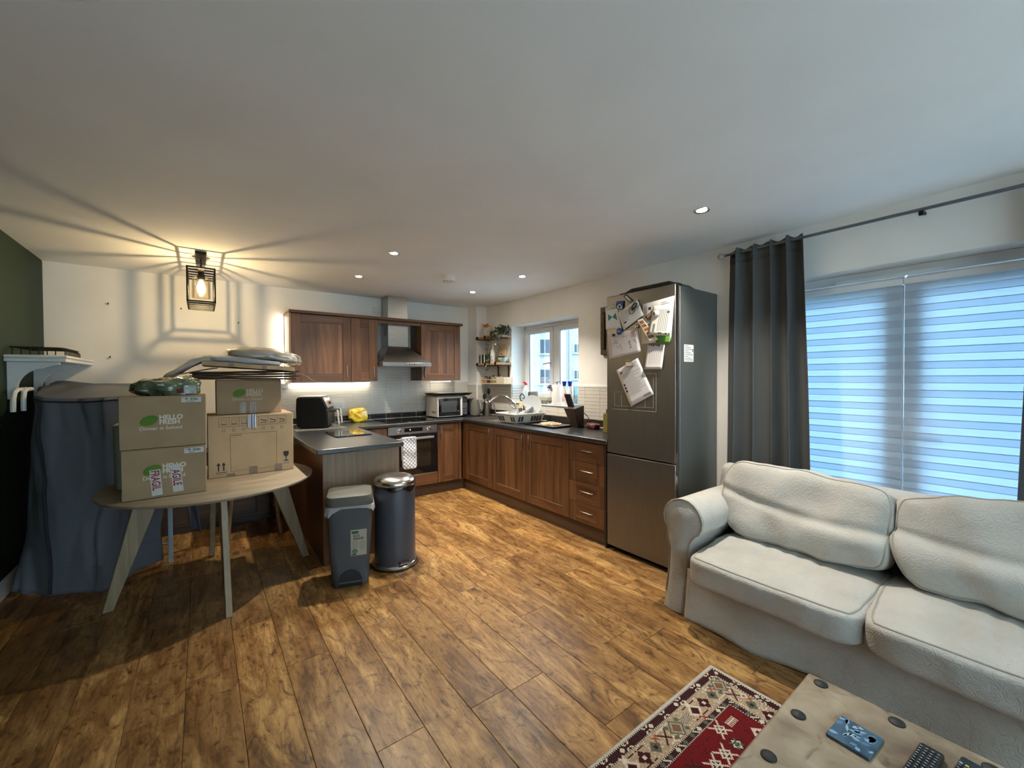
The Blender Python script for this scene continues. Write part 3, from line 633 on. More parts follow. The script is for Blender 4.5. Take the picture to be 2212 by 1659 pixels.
# hanging cage lamp
LX, LY = .010, 4.33
lp = thing('ceiling_lamp', 'black caged lantern ceiling lamp with a glowing bulb', 'lamp', (LX, LY, ZC))
bx('ceiling_plate', (LX-.035, LY-.30, ZC-.022), (LX+.035, LY+.06, ZC), M_blackm, lp, bevel=.002)
for y in (LY-.14, LY-.06): MB().tube([(LX, y, ZC-.022), (LX, y, 2.285)], .006, 8).build('stem', M_blackm, lp, smooth=True)
cz0, cz1, cw, cy = 2.02, 2.285, .088, .25
def rodbox(a, b, t=.006): return MB().box((min(a[0],b[0])-t, min(a[1],b[1])-t, min(a[2],b[2])-t), (max(a[0],b[0])+t, max(a[1],b[1])+t, max(a[2],b[2])+t))
for k, y in enumerate((LY-cy, LY-cy*.6, LY-cy*.2, LY+cy*.2, LY+cy*.6, LY+cy)):
    mb = MB()
    for a, b in (((LX-cw,y,cz0),(LX+cw,y,cz0)), ((LX-cw,y,cz1),(LX+cw,y,cz1)), ((LX-cw,y,cz0),(LX-cw,y,cz1)), ((LX+cw,y,cz0),(LX+cw,y,cz1))):
        q = rodbox(a, b, .0055); mb.add(q.v, q.f)
    mb.build('cage_hoop', M_blackm, lp)
for x, z in ((LX-cw, cz0), (LX+cw, cz0), (LX-cw, cz1), (LX+cw, cz1)): rodbox((x, LY-cy, z), (x, LY+cy, z), .005).build('cage_rail', M_blackm, lp)
bx('top_bar', (LX-.02, LY-cy, cz1-.004), (LX+.02, LY+cy, cz1+.002), M_blackm, lp, bevel=0)
MB().lathe([(.022,0),(.022,-.03),(.027,-.034),(.027,-.062),(.018,-.066)], (LX, LY-.1, cz1-.0045), 20).build('bulb_holder', M_blackm, lp, smooth=True)
FIL = emis('glowing_filament', (1., .76, .42), 40.)
def bulb_glass():
    m = bpy.data.materials.new('bulb_glass'); m.use_nodes = True; N = m.node_tree.nodes; L = m.node_tree.links; N.clear()
    o_ = N.new('ShaderNodeOutputMaterial'); mx = N.new('ShaderNodeMixShader'); t = N.new('ShaderNodeBsdfTransparent'); e = N.new('ShaderNodeEmission')
    e.inputs[0].default_value = (1., .74, .38, 1); e.inputs[1].default_value = 4.; mx.inputs[0].default_value = .3
    L.new(t.outputs[0], mx.inputs[1]); L.new(e.outputs[0], mx.inputs[2]); L.new(mx.outputs[0], o_.inputs[0]); return m
bl_ = MB().lathe([(.012,0),(.020,-.018),(.030,-.05),(.032,-.075),(.024,-.10),(.010,-.112),(0,-.114)], (LX, LY-.1, cz1-.072), 20).build('bulb', bulb_glass(), lp, smooth=True)
MB().lathe([(0,-.030),(.008,-.034),(.009,-.06),(.008,-.088),(0,-.092)], (LX, LY-.1, cz1-.072), 12).build('filament', FIL, bl_, smooth=True)
pl0 = bpy.data.lights.new('bulb_light', 'POINT'); pl0.energy = 6.5; pl0.color = (1., .78, .46); pl0.shadow_soft_size = .011
po = bpy.data.objects.new('bulb_light', pl0); COL.objects.link(po); po.location = (LX, LY-.1, cz1-.072-.101)
MB().lathe([(.060,-.055),(.062,-.215)], (LX, LY-.1, cz1), 28).build('glass_shade', clear('amber_lamp_glass', (1.,.93,.78), .05), lp, smooth=True)
lp.children[-1].data.polygons.data.update()
# ------------------------------------------------------------------ fridge
FX = 2.629
fr = thing('fridge_freezer', 'tall brushed steel fridge freezer covered in papers and magnets', 'fridge', (2.92, 1.905, 0))
bx('body', (2.692, 1.604, .035), (3.212, 2.204, 2.048), M_fridge_side, fr, bevel=.004)
for z0, z1 in ((.045, .788), (.797, 2.052)):
    d = bx('fridge_door', (FX, 1.601, z0), (2.680, 2.207, z1), M_fridge, fr, bevel=.006)
    bx('door_edge', (2.634, 1.5985, z0+.006), (2.652, 1.6005, z1-.006), M_chrome, d, bevel=0); bx('door_seal', (2.681, 1.612, z0+.01), (2.6915, 2.196, z1-.01), M_gask, d, bevel=0)
bx('kick_grille', (2.70, 1.612, .002), (2.72, 2.196, .0345), M_black, fr, bevel=0)
bx('hinge', (2.648, 1.606, .7885), (2.69, 1.64, .7965), M_chrome, fr, bevel=0); bx('hinge', (2.650, 1.606, 2.0525), (2.72, 1.66, 2.064), M_black, fr, bevel=.002)
M_etch = mat('planner_outline', (.42,.42,.40), .5)
pl = thing('planner_sheet', 'faint ruled planner outline stuck on the fridge door', 'planner', (FX, 1.95, 1.151))
f = FR(FX)
for u0, u1, v0, v1 in ((1.752,2.15,1.150,1.153),(1.752,1.755,1.15,1.43),(1.752,1.84,1.427,1.430),(1.775,2.13,1.178,1.180),(1.775,1.777,1.178,1.41),(1.845,1.847,1.18,1.27),(1.965,1.967,1.18,1.27),(2.06,2.062,1.18,1.27),(2.128,2.130,1.18,1.29),(1.967,2.13,1.288,1.290)):
    fbox(f, (u0, v0, .0002), (u1, v1, .0008)).build('ruled_line', M_etch, pl)
def paper(name, label, cat, c, h, m=None, curl=.004, prints=(), lift=0.):
    (a, b_, c_, d) = [Vector((p[0], p[1], 0)) for p in c]
    def P(s, t, e=0.):
        q = (a*(1-s)+b_*s)*(1-t)+(d*(1-s)+c_*s)*t
        return (FX-h-e-curl*(1+math.sin(s*3.1+t*2))*.5*t-lift*t*t, q.x, q.y)
    t_ = thing(name, label, cat, P(.5, 1))
    MB().grid(P, 8, 8).build('sheet', m or M_white, t_, smooth=True, solid=.0005)
    for k, (s0, t0, s1, t1, pm) in enumerate(prints):
        MB().grid(lambda u, v: P(s0+(s1-s0)*u, t0+(t1-t0)*v, .0007), 3, 3).build('print', pm, t_)
    return t_, P
def lines(s0, s1, t0, t1, n, m=M_inkg, seed=1, hh=.35):
    rr = random.Random(seed); st_ = (t1-t0)/n
    return [(s0, t0+k*st_, s0+(s1-s0)*(.55+.45*rr.random()), t0+k*st_+st_*hh, m) for k in range(n)]
M_blue = mat('blue_print', (.02,.06,.22), .5); M_teal = mat('teal_print', (.01,.17,.19), .5); M_grn = mat('green_print', (.12,.30,.05), .6); M_red = mat('red_pencil', (.42,.10,.08), .7); M_pencil = mat('pencil', (.42,.38,.37), .8)
M_brown = mat('brown_photo', (.16,.07,.045), .5, var=.6, scale=60); M_food = mat('food_photo', (.34,.13,.045), .5, var=.7, scale=70); M_cream = mat('cream_card', (.82,.76,.62), .6)
t_, P = paper('drawing', 'childlike pencil drawing with a red portrait on the fridge door', 'drawing', [(2.199,1.76),(1.908,1.762),(1.88,1.593),(2.175,1.547)], .0015, mat('drawing_paper', (.66,.62,.62), .8))
def scribble(P, t_, pts, m, r=.0009): MB().tube([P(s, t, .0012) for s, t in pts], r, 4).build('pencil_line', m, t_)
rr = random.Random(4)
for k in range(16):
    s, t = .12+.8*rr.random(), .1+.6*rr.random(); scribble(P, t_, [(s+.06*rr.uniform(-1,1), t+.09*rr.uniform(-1,1)) for _ in range(5)], M_pencil if k % 3 else M_red, .0006)
for pts in ([(.78,.05),(.90,.03),(.93,.28),(.79,.30),(.78,.05)], [(.82,.12),(.84,.13)], [(.88,.12),(.89,.13)], [(.81,.21),(.85,.24),(.89,.2)]): scribble(P, t_, pts, M_red, .0011)
for k in range(3): scribble(P, t_, [(.66+.02*k, .45+.12*k), (.70+.02*k, .43+.12*k), (.74, .46+.12*k), (.68, .5+.12*k)], M_ink, .0009)
MB().grid(lambda u, v: P(.16+.10*u, .05+.10*v, .0009), 2, 2).build('print', M_ink, t_)
t_, P = paper('card', 'white card with a teal bow-tie emblem on the fridge door', 'card', [(2.218,1.968),(2.098,1.964),(2.055,1.784),(2.21,1.791)], .004, prints=lines(.1,.5,.05,.14,3, M_grn))
MB().quad(P(.2,.30,.001),P(.2,.62,.001),P(.5,.46,.001)).build('emblem', M_teal, t_); MB().quad(P(.8,.28,.001),P(.82,.62,.001),P(.5,.46,.001)).build('emblem', mat('teal_green_print', (.03,.2,.1), .5), t_)
paper('letter', 'folded printed letter tilted across the fridge door under the bicycle magnet', 'letter', [(2.09,1.909),(1.908,1.993),(1.852,1.863),(2.03,1.77)], .008, prints=lines(.08,.6,.12,.75,7, seed=3, hh=.25)+[(.12,.68,.24,.75,M_ink)]+lines(.62,.95,.3,.55,3, seed=5))
paper('letter', 'back sheet of the thick paper wad at the right of the fridge door', 'letter', [(1.862,1.945),(1.606,1.968),(1.632,1.66),(1.871,1.648)], .004)
paper('letter', 'printed sheet with a black mark in the paper wad on the fridge', 'letter', [(1.845,1.94),(1.62,1.955),(1.640,1.70),(1.84,1.70)], .009, prints=[(.15,.12,.25,.2,M_ink)]+lines(.62,.95,.06,.16,2)+lines(.1,.8,.4,.9,7))
t_, P = paper('leaflet', 'green leaflet at the bottom of the paper wad on the fridge', 'leaflet', [(1.76,1.72),(1.637,1.72),(1.637,1.644),(1.748,1.651)], .007, M_grn)
paper('photo', 'small brown photo print tucked in the paper wad on the fridge', 'photo', [(1.839,1.849),(1.767,1.89),(1.752,1.862),(1.811,1.815)], .013, M_brown, prints=[(.15,.2,.8,.45,mat('photo_pale', (.4,.3,.25), .5))])
paper('menu_strip', 'cream menu strip with five food pictures on the fridge door', 'leaflet', [(1.903,1.829),(1.857,1.84),(1.72,1.672),(1.789,1.654)], .018, M_cream, prints=[(.22,.08+.165*k,.86,.20+.165*k,M_food) for k in range(5)], lift=.01)
paper('letter', 'printed form held by the white bird magnet on the fridge', 'letter', [(1.763,1.917),(1.616,1.907),(1.644,1.69),(1.794,1.712)], .022, mat('form_paper', (.74,.72,.66), .7), prints=[(.82,.2,.95,.27,M_ink),(.16,.62,.28,.9,M_inkg),(.48,.9,.68,.94,M_ink),(.86,.9,.97,.96,M_ink)]+[(.42+.09*k,.14,.45+.09*k,.86,M_inkg) for k in range(6)], lift=.012)
t_, P = paper('shopping_list', 'long handwritten list hanging below the paper wad on the fridge', 'note', [(1.825,1.645),(1.682,1.635),(1.698,1.459),(1.841,1.462)], .003, mat('list_paper', (.70,.67,.66), .8), lift=.012, prints=[(.1+.11*k,.0,.18+.11*k,.035+.02*(k % 3),M_ink) for k in range(6)]+[(.2+.1*k,.25,.215+.1*k,.8,M_inkg) for k in range(7)])
t_, P = paper('bill', 'creased printed bill held by a bulldog clip on the fridge door', 'letter', [(2.108,1.458),(1.907,1.549),(1.769,1.28),(1.968,1.179)], .004, mat('bill_paper', (.74,.71,.72), .7), prints=lines(.12,.92,.22,.8,16, seed=8, hh=.22)+[(.06,.42+.085*k,.13,.475+.085*k,M_ink) for k in range(3)]+[(.62,.90,.93,.945,M_inkg),(.1,.09,.2,.16,M_inkg)]+lines(.62,.92,.03,.16,4, seed=2))
def magnet(name, label, mb, m): return mb.build(name, m, smooth=True, label=label, cat='magnet', bevel=0)
cl = thing('bulldog_clip', 'silver bulldog clip magnet holding the bill on the fridge', 'clip', (FX-.01, 1.972, 1.485))
MB().hexa([(FX-.028,1.945,1.488),(FX-.006,1.945,1.488),(FX-.006,2.005,1.488),(FX-.028,2.005,1.488),(FX-.022,1.945,1.520),(FX-.010,1.945,1.520),(FX-.010,2.005,1.520),(FX-.022,2.005,1.520)]).build('jaws', M_chrome, cl, bevel=.002)
for s in (0, 1): MB().tube([(FX-.012-s*.008,1.96,1.52),(FX-.03,1.962,1.535),(FX-.03,1.99,1.535),(FX-.012-s*.008,1.992,1.52)], .002, 6).build('wire_arm', M_hand, cl, smooth=True)
def fridge_tile(name, label, c, h, m, th=.006, extra=()):
    t_ = thing(name, label, 'magnet', (FX-h, c[3][0], c[3][1]))
    pts = [(FX-h, y, z) for y, z in c]+[(FX-h-th, y, z) for y, z in c]; MB().hexa(pts).build('plate', m, t_, bevel=.001)
    a, b_, c_, d = [Vector((p[0], p[1], 0)) for p in c]
    for s0, t0, s1, t1, pm in extra:
        def P(s, t): q = (a*(1-s)+b_*s)*(1-t)+(d*(1-s)+c_*s)*t; return (FX-h-th-.0006, q.x, q.y)
        MB().quad(P(s0,t0), P(s1,t0), P(s1,t1), P(s0,t1)).build('print', pm, t_)
fridge_tile('fridge_magnet', 'blue skyline picture magnet at the top left of the fridge', [(2.098,2.001),(2.034,1.996),(2.044,1.926),(2.09,1.942)], .009, M_blue, extra=[(.05,.55,.95,.9,mat('pale_sky_print', (.45,.55,.65), .5)),(.3,.4,.7,.75,M_white)])
fridge_tile('fridge_magnet', 'small green patterned magnet above the bow-tie card', [(2.155,1.985),(2.102,1.985),(2.105,1.95),(2.15,1.945)], .009, mat('pale_green_print', (.42,.5,.38), .6, var=.5, scale=80))
fridge_tile('fridge_magnet', 'dark blue oval logo magnet tilted at the top of the fridge', [(2.017,2.048),(1.946,1.983),(1.97,1.962),(2.039,2.03)], .001, mat('navy_print', (.03,.05,.10), .4), extra=[(.15,.25,.75,.7,mat('silver_print', (.45,.47,.4), .4, .5)),(.78,.2,.92,.8,M_inkg)])
bk = thing('fridge_magnet', 'dark metal bicycle-shaped magnet on the tilted letter', 'magnet', (FX-.016, 1.92, 1.90))
for y, z in ((1.905, 1.955), (1.95, 1.91)): MB().tube([(FX-.018, y+.026*math.cos(a*PI/9), z+.026*math.sin(a*PI/9)) for a in range(18)], .0022, 5, closed=True).build('wheel', M_blackm, bk, smooth=True)
MB().tube([(FX-.018,1.905,1.955),(FX-.018,1.925,1.965),(FX-.018,1.945,1.945),(FX-.018,1.95,1.91),(FX-.018,1.925,1.925),(FX-.018,1.905,1.955)], .004, 5).build('bike_frame', M_blackm, bk, smooth=True)
b_ = thing('fridge_magnet', 'round dark blue badge magnet with white city outline', 'magnet', (FX-.01, 2.075, 1.735))
k = MB().lathe([(.027,0),(.027,.004),(.018,.008),(0,.009)], (0,0,0), 22, 'x'); k.v = [(FX-.012-x, 2.07+y, 1.762+z) for x, y, z in k.v]; k.build('badge', M_blue, b_, smooth=True)
for q in range(4): bx('skyline', (FX-.0225, 2.058+q*.006, 1.758), (FX-.0215, 2.062+q*.006, 1.764+.003*(q % 2)), M_white, b_, bevel=0)
k = MB().lathe([(.018,0),(.018,.006),(.012,.012),(0,.013)], (0,0,0), 16, 'x', 1., .75); k.v = [(FX-.004-x, 1.915+y, 1.785+z) for x, y, z in k.v]
magnet('fridge_magnet', 'dark round souvenir magnet between the letter and the drawing', k, M_hand)
pg = thing('fridge_magnet', 'round white and black bird magnet on the front form', 'magnet', (FX-.03, 1.733, 1.84))
k = MB().lathe([(.021,0),(.022,.006),(.015,.014),(0,.017)], (0,0,0), 20, 'x'); k.v = [(FX-.026-x, 1.73+y, 1.858+z) for x, y, z in k.v]; k.build('body', M_white, pg, smooth=True)
k = MB().lathe([(.010,0),(.010,.006),(.006,.012),(0,.013)], (0,0,0), 14, 'x', .8, 1.2); k.v = [(FX-.034-x, 1.743+y, 1.858+z) for x, y, z in k.v]; k.build('dark_patch', M_ink, pg, smooth=True)
sl = thing('energy_label', 'white specification sticker on the grey side of the fridge', 'sticker', (2.805, 1.604, 1.513))
MB().box((2.743,1.6028,1.513),(2.868,1.6036,1.636)).build('sheet', M_white, sl)
for q in range(9): MB().box((2.752, 1.6022, 1.625-q*.0125), (2.80+.03*((q*7) % 3), 1.6027, 1.629-q*.0125)).build('print', M_inkg, sl)
MB().box((2.853,1.6022,1.585),(2.862,1.6027,1.605)).build('print', M_ink, sl)
tr = thing('roasting_tray', 'black roasting tray lying upside down on top of the fridge', 'tray', (2.83, 1.87, 2.054))
def tray_fn(x0, x1, y0, y1, z0, z1, inset):
    mb = MB(); mb.hexa([(x0,y0,z0),(x1,y0,z0),(x1,y1,z0),(x0,y1,z0),(x0+inset,y0+inset,z1),(x1-inset,y0+inset,z1),(x1-inset,y1-inset,z1),(x0+inset,y1-inset,z1)]); return mb
tray_fn(2.665, 3.02, 1.655, 2.075, 2.062, 2.102, .045).build('pan', M_blackm, tr, bevel=.012, seg=3, smooth=True)
MB().box((2.645,1.64,2.0535),(3.04,2.09,2.0615)).build('rim', M_blackm, tr, bevel=.003)

# ------------------------------------------------------------------ picture behind the fridge
pf = thing('picture_frame', 'dark ornate picture frame on the wall partly behind the fridge', 'picture', (3.215, 2.60, 1.63))
M_gilt = mat('dark_gilt', (.075,.055,.028), .4, .3, var=.5, scale=60, bump=.5, bscale=90)
ring('frame', 3.195, 3.2305, 2.42, 2.765, 1.628, 2.10, .05, M_gilt, pf, .006)
bx('print', (3.219, 2.471, 1.679), (3.223, 2.714, 2.049), mat('pale_artwork', (.42,.40,.40), .6, var=.6, scale=9), pf, bevel=0)
MB().tube([(3.225,2.771,1.655),(3.222,2.776,1.648),(3.222,2.775,1.64)], .002, 6).build('hook', M_hand, pf)

# ------------------------------------------------------------------ curtains and pole
cpole = thing('curtain_pole', 'grey metal curtain pole with ball finial above the patio doors', 'curtain pole', (3.13, .5, 2.30))
MB().tube([(3.13, 1.50, 2.306), (3.13, -.62, 2.306)], .0095, 10).build('pole', mat('gunmetal', (.16,.18,.20), .4, .6), cpole, smooth=True)
fin = MB().lathe([(0,-.024),(.012,-.021),(.021,-.010),(.023,0),(.020,.010),(.011,.018),(.009,.022),(.013,.026),(.013,.036),(0,.037)], (0,0,0), 18, 'y'); fin.v = [(3.13+x, 1.535-y, 2.306+z) for x, y, z in fin.v]
fin.build('finial', mat('clear_grey_ball', (.35,.35,.34), .2, .3), cpole, smooth=True)
for y in (.456, 1.44, -.5):
    MB().tube([(XR-.001, y, 2.306), (3.13, y, 2.306)], .008, 8).build('bracket', M_blackm, cpole, smooth=True); bx('bracket_foot', (3.12, y-.010, 2.275), (3.14, y+.010, 2.297), M_blackm, cpole, bevel=.002)
M_curt = cloth('grey_curtain', (.085,.09,.092), .04, (.2,.22,.25), 1200)
def curtain(label, ytop0, ytop1, ybot0, ybot1, seed, folds):
    def fn(u, v):
        z = .03+(2.338-.03)*v; y0 = ybot0+(ytop0-ybot0)*v; y1 = ybot1+(ytop1-ybot1)*v; y = y0+(y1-y0)*u
        amp = .042+.016*math.sin(seed+u*9); ph = 2*PI*folds*u+seed+.5*math.sin(u*7+seed)
        x = 3.132+amp*math.sin(ph)*(1-.35*v)+.012*noise.noise(Vector((u*3, v*2.2, seed)))
        y += .012*math.cos(ph)*1.0+.010*noise.noise(Vector((u*4, v*1.6, seed+5)))
        if v > .975: z -= .012*(1+math.sin(ph*2))*.5
        return (max(3.068, min(3.222, x)), y, z)
    t_ = thing('curtain', label, 'curtain', (3.13, (ybot0+ybot1)/2, .03)); MB().grid(fn, 150, 40).build('drape', M_curt, t_, smooth=True, sharp=80, solid=.002)
    MB().grid(lambda u, v: tuple(Vector(fn(u, .955+.044*v))+Vector((-.004,0,0))), 150, 3).build('header_tape', M_curt, t_, smooth=True, sharp=80, solid=.001)
curtain('grey curtain drawn back beside the fridge', 1.470, 1.005, 1.512, .935, .6, 4.5)
curtain('dark grey curtain at the right edge of the patio doors', .085, -.36, .143, -.42, 2.2, 4.5)

# ------------------------------------------------------------------ sofa
def sofa_mat():
    m = bpy.data.materials.new('white_damask_slipcover'); nt, N, L, P = nodes_of(m)
    tc = N.new('ShaderNodeTexCoord'); P.inputs['Roughness'].default_value = .85; P.inputs['Specular IOR Level'].default_value = .2; P.inputs['Sheen Weight'].default_value = .1
    nz = N.new('ShaderNodeTexNoise'); nz.inputs['Scale'].default_value = 3.5; nz.inputs['Detail'].default_value = 5; L.new(tc.outputs['Object'], nz.inputs['Vector'])
    L.new(ramp(N, L, nz.outputs[0], [(.3,(.43,.41,.37)),(.6,(.52,.505,.465))]), P.inputs['Base Color'])
    wv = N.new('ShaderNodeTexWave'); wv.wave_type = 'RINGS'; wv.inputs['Scale'].default_value = 13; wv.inputs['Distortion'].default_value = 22; wv.inputs['Detail'].default_value = 1.5; wv.inputs['Detail Scale'].default_value = 2.2; L.new(tc.outputs['Object'], wv.inputs['Vector'])
    n2 = N.new('ShaderNodeTexNoise'); n2.inputs['Scale'].default_value = 7; n2.inputs['Detail'].default_value = 1.5; n2.inputs['Distortion'].default_value = .8; L.new(tc.outputs['Object'], n2.inputs['Vector'])
    n3 = N.new('ShaderNodeTexNoise'); n3.inputs['Scale'].default_value = 600; L.new(tc.outputs['Object'], n3.inputs['Vector'])
    hgt = mathn(N, L, 'ADD', mathn(N, L, 'MULTIPLY', wv.outputs[1], .13), mathn(N, L, 'ADD', mathn(N, L, 'MULTIPLY', n2.outputs[0], .9), mathn(N, L, 'MULTIPLY', n3.outputs[0], .06)))
    b = N.new('ShaderNodeBump'); b.inputs['Strength'].default_value = .6; b.inputs['Distance'].default_value = .010; L.new(hgt, b.inputs['Height']); L.new(b.outputs[0], P.inputs['Normal'])
    return m
M_sofa = sofa_mat(); M_pipe = mat('grey_piping', (.34,.33,.29), .9)
sf = thing('sofa', 'white slipcovered sofa with damask cushions below the patio doors', 'sofa', (2.66, .45, 0))
SY0, SY1 = -.60, 1.30
# skirt: pleatless slipcover panel hanging to the floor, bottom hem slightly wavy
def skirt(u, v):
    y = SY1-.004+(SY0-SY1)*u; z = .004+.285*v+(.018*math.exp(-((y-.66)/.035)**2)+.004*math.sin(y*19))*(1-v)
    return (2.245-.030*(1-v)**1.5*(.6+.5*math.sin(y*6.5+1))-.010*math.sin(y*15+v)*(1-v)+.012*v, y, z)
MB().grid(skirt, 90, 14).build('front_skirt', M_sofa, sf, smooth=True, solid=.003)
bx('seat_base', (2.275, SY0, .06), (2.90, SY1-.002, .27), M_sofa, sf, bevel=.01)
# scroll arms
def arm_prof():
    pts = [(1.302,.004),(1.305,.10),(1.307,.25),(1.298,.36),(1.285,.43),(1.256,.478)]
    for k in range(15): a = R(215-250*k/14); pts.append((1.330+.118*math.cos(a)*1.02, .563+.118*math.sin(a)))
    return pts+[(1.425,.44),(1.41,.37),(1.418,.25),(1.438,.10),(1.452,.004)]
AP = arm_prof()
def arm(parent, mirror=False):
    n = len(AP); rows = 26
    def fn(u, v):
        i = min(int(round(u*(n-1))), n-1); y, z = AP[i]; x = 2.262+(3.04-2.262)*v
        w = noise.noise(Vector((y*5, z*5, x*3)))*.010*min(1, v*6)
        y += w*(.6 if z < .45 else .3); z2 = z+w*.4*(z > .1)-.035*(v > .0)*v*(z > .4)*.3
        if z < .05: y += .012*math.sin(x*21)*(1 if y > 1.4 else 0)
        return (x, 2*.35-y if mirror else y, z2)
    a = MB().grid(fn, n-1, rows).build('arm', M_sofa, parent, smooth=True, sharp=70, solid=.004)
    cx = MB(); c0 = [(2.2615+.006*noise.noise(Vector((p[0]*12, p[1]*12, 1))), 2*.35-p[0] if mirror else p[0], p[1]) for p in AP]
    m_ = Vector((0,0,0)); m_ = sum((Vector(p) for p in c0), Vector())/n
    rings = [c0]+[[tuple(Vector(p)*(1-t)+Vector((2.255-.006*math.sin(t*PI), (1.36 if not mirror else -.66) if p[2] < .45 else (1.33 if not mirror else -.63), p[2] if p[2] < .45 else .563))*t) for p in c0] for t in (.3, .6, .9)]
    rings = [[(x-.012*t_+.005*noise.noise(Vector((y*14, z*10, t_*3))), y, z) for x, y, z in rg] for rg, t_ in zip(rings, (0, .6, .9, 1.))]
    vs_ = [p for rg in rings for p in rg]; fs_ = [(r_*n+i, r_*n+(i+1), (r_+1)*n+i+1, (r_+1)*n+i) for r_ in range(3) for i in range(n-1)]
    cx.add(vs_, fs_); half = n
    cx.quad(*rings[-1]); cx.build('arm_front', M_sofa, a, smooth=True, sharp=60)
    MB().tube([(x-.003, y, z) for x, y, z in c0[:-1]], .0042, 6).build('piping', M_pipe, a, smooth=True)
arm(sf); arm(sf, True)
# back
def backf(p):
    x = 2.965+.085*p.x; y = .35+1.07*p.y; z = .42+.385*p.z
    if p.z > .4: x += -.02*(p.z-.4); z -= .03*(abs(p.x)**3)+.012*abs(math.sin(y*4))*max(0, p.z)
    y -= .03*p.y*max(0, abs(p.z)-.6)*(p.z > 0)*2
    return (x, y, z)
MB().shell(backf, 14).build('back', M_sofa, sf, smooth=True, sharp=80, bevel=0)
def cushion(name, cen, half, rot, seed, puff=.10, e=.34, wr=.012, sag=0., n=26, fold=None):
    """soft rounded block; rot tilts it about the y axis"""
    cen = Vector(cen); rm = Matrix.Rotation(rot, 3, 'Y')
    def fn(p):
        q = Vector([math.copysign(abs(c)**1., c) for c in p]); l = (abs(q.x)**(2/e)+abs(q.y)**(2/e)+abs(q.z)**(2/e))**(e/2); q = q/l
        b = (1-p.x*p.x)*(1-p.y*p.y) if abs(p.z) > .999 else 0
        v = Vector((q.x*half[0], q.y*half[1], q.z*half[2]*(1+puff*b)))
        w = noise.noise(Vector((v.x*5+seed, v.y*5, v.z*4)))*wr+noise.noise(Vector((v.x*13, v.y*9+seed, v.z*9)))*wr*.45
        w += (.42-abs(noise.noise(Vector((v.x*4.5+seed, v.y*6.5-seed, v.z*5)))))*wr*.55
        v += q.normalized()*w; v.z -= sag*max(0, 1-(p.y**2))*(1-p.x*p.x)*(p.z > 0)
        if fold: v = fold(v, p)
        return cen+rm @ v
    o = MB().shell(fn, n).build(name, M_sofa, sf, smooth=True, sharp=85)
    return o, fn
def piping(o, fn, loop): MB().tube([tuple(fn(Vector(p))) for p in loop], .0042, 6, closed=True).build('piping', M_pipe, o, smooth=True)
def edge_loop(axis, k, val, m=30):
    out = []
    for a, b, fx in (((-1,-1),(1,-1),0), ((1,-1),(1,1),0), ((1,1),(-1,1),0), ((-1,1),(-1,-1),0)):
        for i in range(m):
            t = i/m; p = [a[0]+(b[0]-a[0])*t, a[1]+(b[1]-a[1])*t]
            out.append((p[0], p[1], val) if axis == 'z' else (val, p[0], p[1]))
    return out
def dent(v, p):
    for c in (-.13, -.04, .03, .12): v.z -= .012*math.exp(-((v.y-c-.05*v.x)/.022)**2)*max(0, p.z)*math.exp(-((v.x+.02)/.15)**2)
    return v
for cy, sd, lb in ((.865, 1.3, 0), (.105, 4.1, 1)):
    o, fn = cushion('seat_cushion', (2.475, cy, .345), (.335, .392, .082), R(-3.), sd, puff=.18, e=.30, wr=.014, fold=dent, n=40); piping(o, fn, edge_loop('z', 0, .93))
def slump(seed):
    def f(v, p):
        v.x += -.035*math.exp(-((v.z+.10)/.07)**2)*(p.x < 0)*(.5+.5*math.cos(v.y*3.4+seed))
        v.x += .017*math.exp(-((v.z+.035-.10*v.y*math.sin(seed)-.25*v.y*v.y)/.026)**2)*(p.x < 0)
        v.z += -.040*max(0, p.z)*(.5+.5*math.sin(v.y*5+seed))*abs(p.y)
        v.y -= .055*max(0, -p.z)*max(0, p.y)
        return v
    return f
for cy, sd in ((.872, 2.0), (.075, 6.4)):
    o, fn = cushion('back_cushion', (2.70, cy, .645), (.125, .405, .228), R(17), sd, puff=.0, e=.36, wr=.024, fold=slump(sd), n=40); piping(o, fn, edge_loop('x', 0, -.8))

